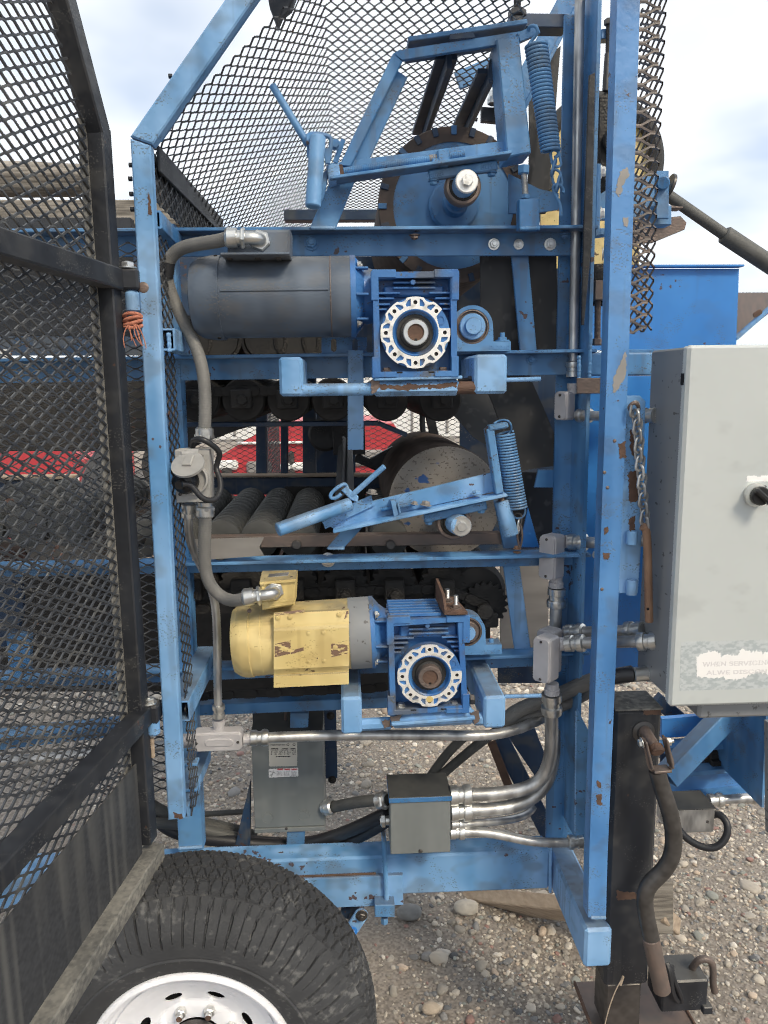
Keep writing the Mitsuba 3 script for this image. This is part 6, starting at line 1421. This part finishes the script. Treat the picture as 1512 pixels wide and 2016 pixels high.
obj('trough', hull([at(1446, 665, 2.7), at(1452, 576, 2.7), at(1560, 577, 3.1), at(1560, 580, 3.1), at(1450, 668, 2.7), at(1446, 662, 2.72), at(1560, 575, 3.12)]), 'rust_steel', sc)
obj('edge_rail', bar(at(1447, 667, 2.69), at(1530, 594, 2.72), 0.014, 0.02), 'blue', sc)
obj('spot_plate', stadium(at(1492, 617, 2.69), EX + .6 * EZ, EZ - .6 * EX, EY, 0.035, 0.018, 0.004), 'rust', sc)
hr = thing('hydraulic_ram', 'dark slanting hydraulic ram against the sky at the right', 'ram')
obj('rod', rod(at(1300, 374, 2.30), at(1432, 466, 2.30), rad(11, at(1380, 430, 2.3))), 'hose_dark', hr)
obj('barrel', rod(at(1425, 461, 2.30), at(1560, 550, 2.30), rad(17, at(1470, 490, 2.3))), 'hose_dark', hr)
by = thing('ram_bracket', 'blue bracket plates and brown folded sheet right of the mesh guard', 'bracket')
obj('plate', pbox(1150, 347, 1300, 432, 2.12, .02), 'blue', by)
obj('plate', pbox(1292, 336, 1317, 430, 2.02, .012), 'blue', by)
obj('plate', pbox(1280, 405, 1322, 442, 2.05, .05), 'blue', by)
obj('knuckle', rod(at(1306, 360, 2.0), at(1306, 360, 2.04), .016), 'blue', by)
obj('pin', [rod(at(1316, 365, 2.05), at(1322, 367, 2.05), .03)], 'steel_dark', by)
obj('folded_sheet', [plate([(1240, 438), (1340, 425), (1352, 438), (1348, 452), (1285, 478), (1240, 480)], 2.2, 0.01), plate([(1318, 404), (1346, 407), (1344, 410), (1318, 410)], 2.15, .04)], 'rust_steel', by)
ys = thing('yellow_shield', 'yellow sheet shield with a black rubber edge behind the right column', 'shield')
C = at(1178, 320, 2.45)
sh_pg = Point(0, 0).buffer(rad(112, C), quad_segs=14)
obj('sheet', prism(sh_pg.union(sbox(-rad(112, C), -rad(200, C), rad(90, C), 0)), C, EX, EZ, EY, 0.01, 0), 'yellow', ys)
a_ = np.linspace(-0.2, math.pi + .5, 40)
obj('rubber_edge', sweep(np.stack([C[0] + rad(113, C) * np.cos(a_), C[1] - .01 + 0 * a_, C[2] + rad(113, C) * np.sin(a_)], 1), 0.024, 10), 'belt', ys)
tu = thing('take_up_bearing', 'black greasy take-up bearing with adjusting rods right of the column', 'bearing')
obj('bracket', [plate([(1182, 190), (1198, 175), (1203, 270), (1212, 360), (1196, 372), (1180, 300)], 1.98, 0.05), rod(at(1215, 275, 1.95), at(1215, 275, 2.03), .034)], 'grease_and_shade', tu)
obj('adjusting_rod', [thread(at(1199, 40, 1.98), at(1197, 120, 1.98), .007), rod(at(1197, 105, 1.98), at(1192, 180, 1.98), .008), nut(at(1199, 50, 1.98), EZ, .012, .014)], 'steel_dark', tu)
obj('cross_bar', bar(at(1180, 72, 2.0), at(1240, 68, 2.0), .022, .03), 'blue', tu)
obj('lower_screw', [thread(at(1177, 590, 1.86), at(1176, 668, 1.86), .008), nut(at(1176, 680, 1.86), EZ, .013, .016), bbox(*(lambda p: (p[0] - .02, p[0] + .016, 1.84, 1.9, p[2], p[2] + .045))(at(1182, 592, 1.86)))], 'rust_steel', tu)
obj('black_bearing', [rod(at(1190, 565, 1.86), at(1190, 565, 1.95), .045), plate([(1168, 520), (1196, 518), (1196, 600), (1168, 600)], 1.9, .03)], 'grease_and_shade', tu)
obj('bolt', bolt(at(1186, 500, 1.87), EX - .4 * EY, .011, stud=.004), 'zinc', tu)
obj('bolt', bolt(at(1183, 338, 1.87), EX - .4 * EY, .011, stud=.004), 'aluminium', tu)
obj('bolt', bolt(at(1182, 420, 1.87), EX - .4 * EY, .011, stud=.004), 'aluminium', tu)
obj('flange_plate', [plate([(1176, 322), (1183, 322), (1181, 462), (1172, 465)], 1.845, .01), plate([(1181, 449), (1220, 449), (1220, 458), (1181, 462)], 1.86, .05)], 'blue', tu)
# lattice bar, cross beam and black rubber behind the spring
lb = thing('lattice_bar', 'grey blue slanted bar and cross beam behind the upper spring', 'bar')
obj('slanted_bar', [bar(at(1140, -40, 2.15), at(1010, 205, 2.15), .052, .01), bar(at(1155, -30, 2.18), at(1025, 225, 2.18), .01, .09)], 'blue', lb)
obj('cross_beam', [bar(at(1000, 48, 2.0), at(1112, 50, 2.0), .03, .05)], 'navy', lb)
obj('adjuster', [thread(at(1019, -20, 1.98), at(1018, 26, 1.98), .009), nut(at(1018, 34, 1.98), EZ, .022, .016), rod(at(1018, 62, 1.98), at(1018, 20, 1.98), .014)], 'steel_dark', lb)
flap('black ribbed rubber belt curving up behind the upper spring', [(1040, 150), (1108, 90), (1070, 420), (1035, 420)], (2.25, 2.25, 2.2, 2.2), 0, 0.01, .01)
lw = thing('limit_switch', 'dark bracket with a zinc cable gland above the upper drum', 'bracket')
obj('plate', plate([(948, 210), (990, 212), (990, 242), (948, 238)], 2.3, .02), 'black_paint', lw)
obj('gland', [nut(at(972, 206, 2.28), EZ, .018, .02), rod(at(972, 200, 2.28), at(974, 180, 2.28), .016), bbox(*(lambda p: (p[0], p[0] + .05, 2.26, 2.32, p[2], p[2] + .05))(at(976, 205, 2.28)))], 'zinc', lw)
obj('wire', tube([at(940, 236, 2.28), at(915, 226, 2.28), at(908, 216, 2.28), at(925, 205, 2.28), at(950, 208, 2.28)], .005, 8), 'cable', lw)
hk = thing('rail_hook', 'small dark hook bracket standing above the grey drum', 'bracket')
obj('hook', [tube([at(833, 850, 2.62), at(832, 815, 2.62), at(838, 806, 2.62), at(848, 808, 2.62), at(850, 816, 2.62)], .010, 8), bar(at(845, 815, 2.63), at(857, 866, 2.63), .03, .02)], 'black_paint', hk)
mz = thing('gear_motor', 'dark gear motor and brackets in the shade at the back of the bay', 'motor')
obj('case', [rod(at(640, 855, 2.66), at(640, 855, 2.9), .06), bbox(*(lambda p: (p[0], p[0] + .11, 2.62, 2.75, p[2] - .10, p[2]))(at(655, 838, 2.64))), bar(at(700, 900, 2.68), at(770, 930, 2.68), .03, .03), bar(at(735, 915, 2.64), at(780, 890, 2.64), .05, .03)], 'black_paint', mz)

# ------------------------------------------------------------------ weld beads and small wear along the frame
def weld(P, Q, parent, m_='blue_worn', r=0.0045, seed=0):
    p = smooth_path([np.asarray(P, float), lerp(P, Q, .5), np.asarray(Q, float)], 0.0022)
    k = np.arange(len(p))
    rr_ = r * (0.85 + 0.25 * np.abs(np.sin(k * 0.75)) + 0.1 * np.random.default_rng(seed).normal(size=len(p)).clip(-1, 1))
    return obj('weld_bead', sweep(p, rr_, 8), m_, parent)
for k, (a, b, Y0, Y1) in enumerate((((1083, 1668), (1083, 1756), YF - .002, YF - .002), ((1084, 1664), (1140, 1660), YF - .002, 1.80), ((1163, 1806), (1192, 1806), YC, YC), ((352, 1670), (398, 1667), YF - .004, YF - .004), ((1140, 700), (1140, 748), 1.80, 1.80),
                                        ((1163, 655), (1160, 745), 1.798, 1.798), ((1136, 1400), (1134, 1655), 1.796, 1.796), ((684, 698), (716, 697), 1.848, 1.848), ((612, 449), (660, 449), 1.82, 1.82), ((645, 1079), (678, 1079), 1.812, 1.812), ((1024, 450), (1062, 449), 1.784, 1.784))):
    weld(at(*a, Y0), at(*b, Y1), fr, 'blue' if k in (4, 5) else 'blue_worn', seed=k)
for k, (u0, v0, u1, v1, Y) in enumerate(((332, 655, 334, 692, YC + .03), (350, 1385, 352, 1425, YC + .03), (300, 432, 305, 470, YC + .03), (296, 282, 322, 262, YC + .034))):
    weld(at(u0, v0, Y), at(u1, v1, Y), cg, seed=20 + k)
for k, (u, v) in enumerate(((263, 325), (262, 352), (264, 382), (266, 412), (341, 150))):
    P = at(u - 4, v, YC + 0.015)
    obj('edge_bolt', nut(P + [0.002, 0, 0], -EX, 0.005, 0.007), 'black_paint', cg)
pl_ = obj('rating_plate', stadium(at(560, 560, YM - R * .97), EX, unit([0, .3, 1]), unit([0, 1, -.3]), 0.001, 0.001, 0.0004, 0), 'motor_grey', m1) if False else None
# ------------------------------------------------------------------ left background and the yard beyond
tbm = thing('timber_beam', 'squared weathered grey timber beam behind the left post', 'timber')
obj('beam', bar(at(-260, 424, 2.75), at(392, 424, 2.75), rad(46, at(300, 424, 2.75)), 0.10, b=.004), 'wood_grey', tbm)
lg = thing('round_log', 'cracked round grey log lying behind the black door', 'log')
P, Q = at(-260, 350, 2.9), at(205, 356, 2.9)
pth = smooth_path([P, lerp(P, Q, .5), Q], .02)
lgm = sweep(pth, rad(32, P) * (1 + .04 * np.sin(np.arange(len(pth)) * .3)), 28)
v = lgm.vertices
v += ((meshkit.fbm(v * [4, 40, 40], 3, 9) - .5) * .02)[:, None] * np.array([0, 1, 1])
obj('log', trimesh.Trimesh(v, lgm.faces, process=False), 'wood_grey', lg)
gr = thing('side_cover', 'dark grey sheet cover with a grey rail behind the black door', 'cover')
obj('sheet', pbox(-260, 478, 262, 662, 1.97, .004), 'sheet_dark', gr)
obj('rail', bar(at(-260, 452, 1.96), at(262, 452, 1.96), .05, .03), 'sheet_dark', gr)
wp = thing('white_panel', 'small white panel seen through the mesh at the left edge', 'panel')
obj('panel', pbox(-90, 688, 18, 745, 2.3, .01), 'white_paint', wp)
for k, u in enumerate((140, 60, -25, -110)):
    P = at(u, 1035, 2.0)
    rr = thing('ribbed_roller', f'black ribbed roller seen through the door mesh, {("nearest the post", "second from the post", "third from the post", "at the left picture edge")[k]}', 'roller', 'ribbed rollers behind the door mesh')
    prof, y = [], 0.0
    while y < 0.66:
        prof += [(.034, -y), (.051, -y - 0.004), (.052, -y - 0.017), (.051, -y - 0.031), (.034, -y - 0.035)]
        y += 0.056
    obj('ribs', lathe(prof, [P[0], 1.97, P[2]], FRONT, 28), 'hose_dark', rr)
fl_ = thing('far_left_rail', 'dark blue rail with a pale dusty top behind the door mesh', 'rail')
obj('beam', bar(at(-260, 965, 2.7), at(150, 960, 2.7), .058, .05), 'navy', fl_)
obj('ledge', bar(at(-260, 943, 2.69), at(150, 938, 2.69), .01, .075), 'wood_pale', fl_)
sd = thing('steel_bracket', 'scuffed bare steel bracket behind the door mesh near the post', 'bracket')
obj('plate', [plate([(178, 905), (200, 880), (215, 930), (205, 975), (150, 980), (165, 930)], 2.3, .02), rod(at(165, 985, 2.25), at(215, 1005, 2.25), .02)], 'sheet_grey', sd)
rc = thing('column_brace', 'dark blue upright brace behind the door mesh', 'brace')
obj('brace', plate([(-20, 1140), (40, 1140), (46, 1200), (30, 1260), (0, 1280), (-20, 1260)], 1.93, .02), 'navy', rc)
obj('brace', plate([(10, 1240), (60, 1250), (58, 1330), (20, 1340)], 1.93, .02), 'blue', rc)
# planks under the machine
pk = thing('wooden_plank', 'weathered grey plank lying on the gravel under the column', 'plank')
obj('plank', bar(at(925, 1768, 2.52), at(1326, 1812, 2.02), .10, .05, up=(0.2, .8, .5), b=.004), 'wood_pale', pk)
pk = thing('wooden_plank', 'short grey board standing behind the black jack', 'plank')
obj('plank', pbox(1285, 1738, 1326, 1840, 2.0, .05), 'wood_grey', pk)
# red machine and pale vehicles beyond the mesh
def vehicle(label, cat, name, x, y, L, Hh, D, m_, rows):
    v = thing(name, label, cat)
    obj('body', hull([(x + a * L, y + b * D, Hh * c) for b in (0, 1) for a, c in ((0.0, .30), (0.02, .62), (.12, .82), (.34, .93), (.36, 1.0), (.95, 1.0), (1, .9), (1, .3))]), m_, v)
    for a, b, c, d, mm, nm in rows:
        obj(nm, bbox(x + a * L, x + b * L, y - .04, y + .02, Hh * c, Hh * d, .02), mm, v)
    for a in (.12, .88):
        for b in (.05, .95):
            obj('wheel', lathe([(.2, -.1), (.40, -.12), (.44, -.06), (.44, .06), (.40, .12), (.2, .1)], (x + a * L, y + b * D, .44), FRONT, 28), 'rubber', v)
    return v
P = at(405, 850, 7.0); z_top = P[2]
vehicle('red farm machine with pale trim standing beyond the far mesh behind the ribbed rollers', 'machine', 'red_machine', P[0] - .1, 7.0, 1.9, at(600, 836, 7.0)[2], 1.9, 'red_paint',
        [(.06, .9, .60, .64, 'white_paint', 'trim_strip'), (.03, .20, .73, .79, 'white_paint', 'panel'), (.12, .17, .68, .76, 'steel_dark', 'grille'), (.24, .36, .70, .78, 'sheet_grey', 'panel'), (.30, .34, .66, .82, 'steel_dark', 'step'), (.40, .52, .72, .77, 'white_paint', 'tank'), (.44, .47, .68, .84, 'steel_dark', 'hose_rack'), (.2, .55, .885, .90, 'white_paint', 'trim_strip'), (.56, .62, .70, .95, 'steel_dark', 'grille'), (.66, .9, .74, .84, 'sheet_grey', 'panel')])
P = at(-260, 905, 7.5)
vehicle('red machine with white rails seen through the open door mesh', 'machine', 'red_machine', P[0], 7.5, at(160, 880, 7.5)[0] - P[0], at(0, 882, 7.5)[2], 1.8, 'red_paint',
        [(.3, .98, .72, .78, 'white_paint', 'rail'), (.5, .62, .5, .66, 'white_paint', 'panel'), (.7, .92, .45, .66, 'steel_dark', 'grille')])
def trailer(label, x0, x1, y, z0, z1):
    t = thing('box_trailer', label, 'trailer', 'pale box trailers parked across the yard')
    obj('body', bbox(x0, x1, y, y + 2.4, z0, z1, .05), 'white_paint', t)
    for k in range(int((x1 - x0) / .6)): obj('rib', bbox(x0 + .3 + .6 * k, x0 + .34 + .6 * k, y - .03, y + .01, z0 + .1, z1 - .1, .01), 'sheet_grey', t)
    for x in (x0 + 1.0, x1 - 1.2):
        obj('wheel', lathe([(.2, -.12), (.46, -.13), (.5, -.06), (.5, .06), (.46, .13), (.2, .12)], (x, y + .2, .5), FRONT, 28), 'rubber', t)
trailer('long white box trailer farthest back behind the red machine', -4.0, 6.5, 13.0, .9, 2.25)
trailer('second white box trailer parked behind the first at the left', -16.0, -5.5, 15.0, .9, 2.3)

# ------------------------------------------------------------------ small things on the gravel
tw = thing('dry_twig', 'thin reddish twig sticking up from the gravel beside the transformer box', 'twig')
P = at(732, 1492, 2.9); P[2] = 0.0
obj('stem', tube([P, P + [.03, .02, .05], P + [.07, .05, .11]], .0022, 6, .01), 'rust', tw)
obj('stem', tube([P + [.03, .02, .05], P + [.02, .03, .09]], .0015, 6, .01), 'rust', tw)
gs = thing('dry_stalk', 'pale dry grass stalk leaning by the rusty foot plate of the jack', 'stalk')
P = at(1190, 2010, 1.50)
obj('stem', tube([P + [0, 0, -.02], at(1204, 1970, 1.52), at(1216, 1942, 1.53), at(1226, 1925, 1.535)], .0013, 6, .01), 'wood_pale', gs)
obj('seed_head', tube([at(1222, 1938, 1.532), at(1228, 1920, 1.535)], [.0016, .003, .003, .0012], 6, .006) if False else rod(at(1221, 1940, 1.532), at(1227, 1922, 1.535), .003, 8), 'wood_pale', gs)
for k, (u, v, r, lab, m_) in enumerate(((918, 1786, .033, 'pale round stone lying against the plank under the column', 'stone_pale'), (806, 1795, .033, 'grey flat stone left of the pale round stone', 'stone_grey'), (848, 1985, .020, 'tan angular stone in the gravel right of the tyre', 'stone_tan'), (276, 1510, .05, 'smooth grey stone behind the lower door hinge', 'stone_grey'))):
    d = FWD * FOC + RIGHT * (u - 756) + DOWN * (v - 1008)
    P = CAM + d * ((0.02 - H) / d[2])
    s = trimesh.creation.icosphere(3)
    w = s.vertices * (1 + .25 * (meshkit.fbm(s.vertices * 1.3 + k * 7, 3, k)[:, None] - .5)) * [r * 1.35, r, r * .72]
    obj('river_stone', trimesh.Trimesh(w + P, s.faces, process=False), m_, None, lab, 'stone', smooth=True)
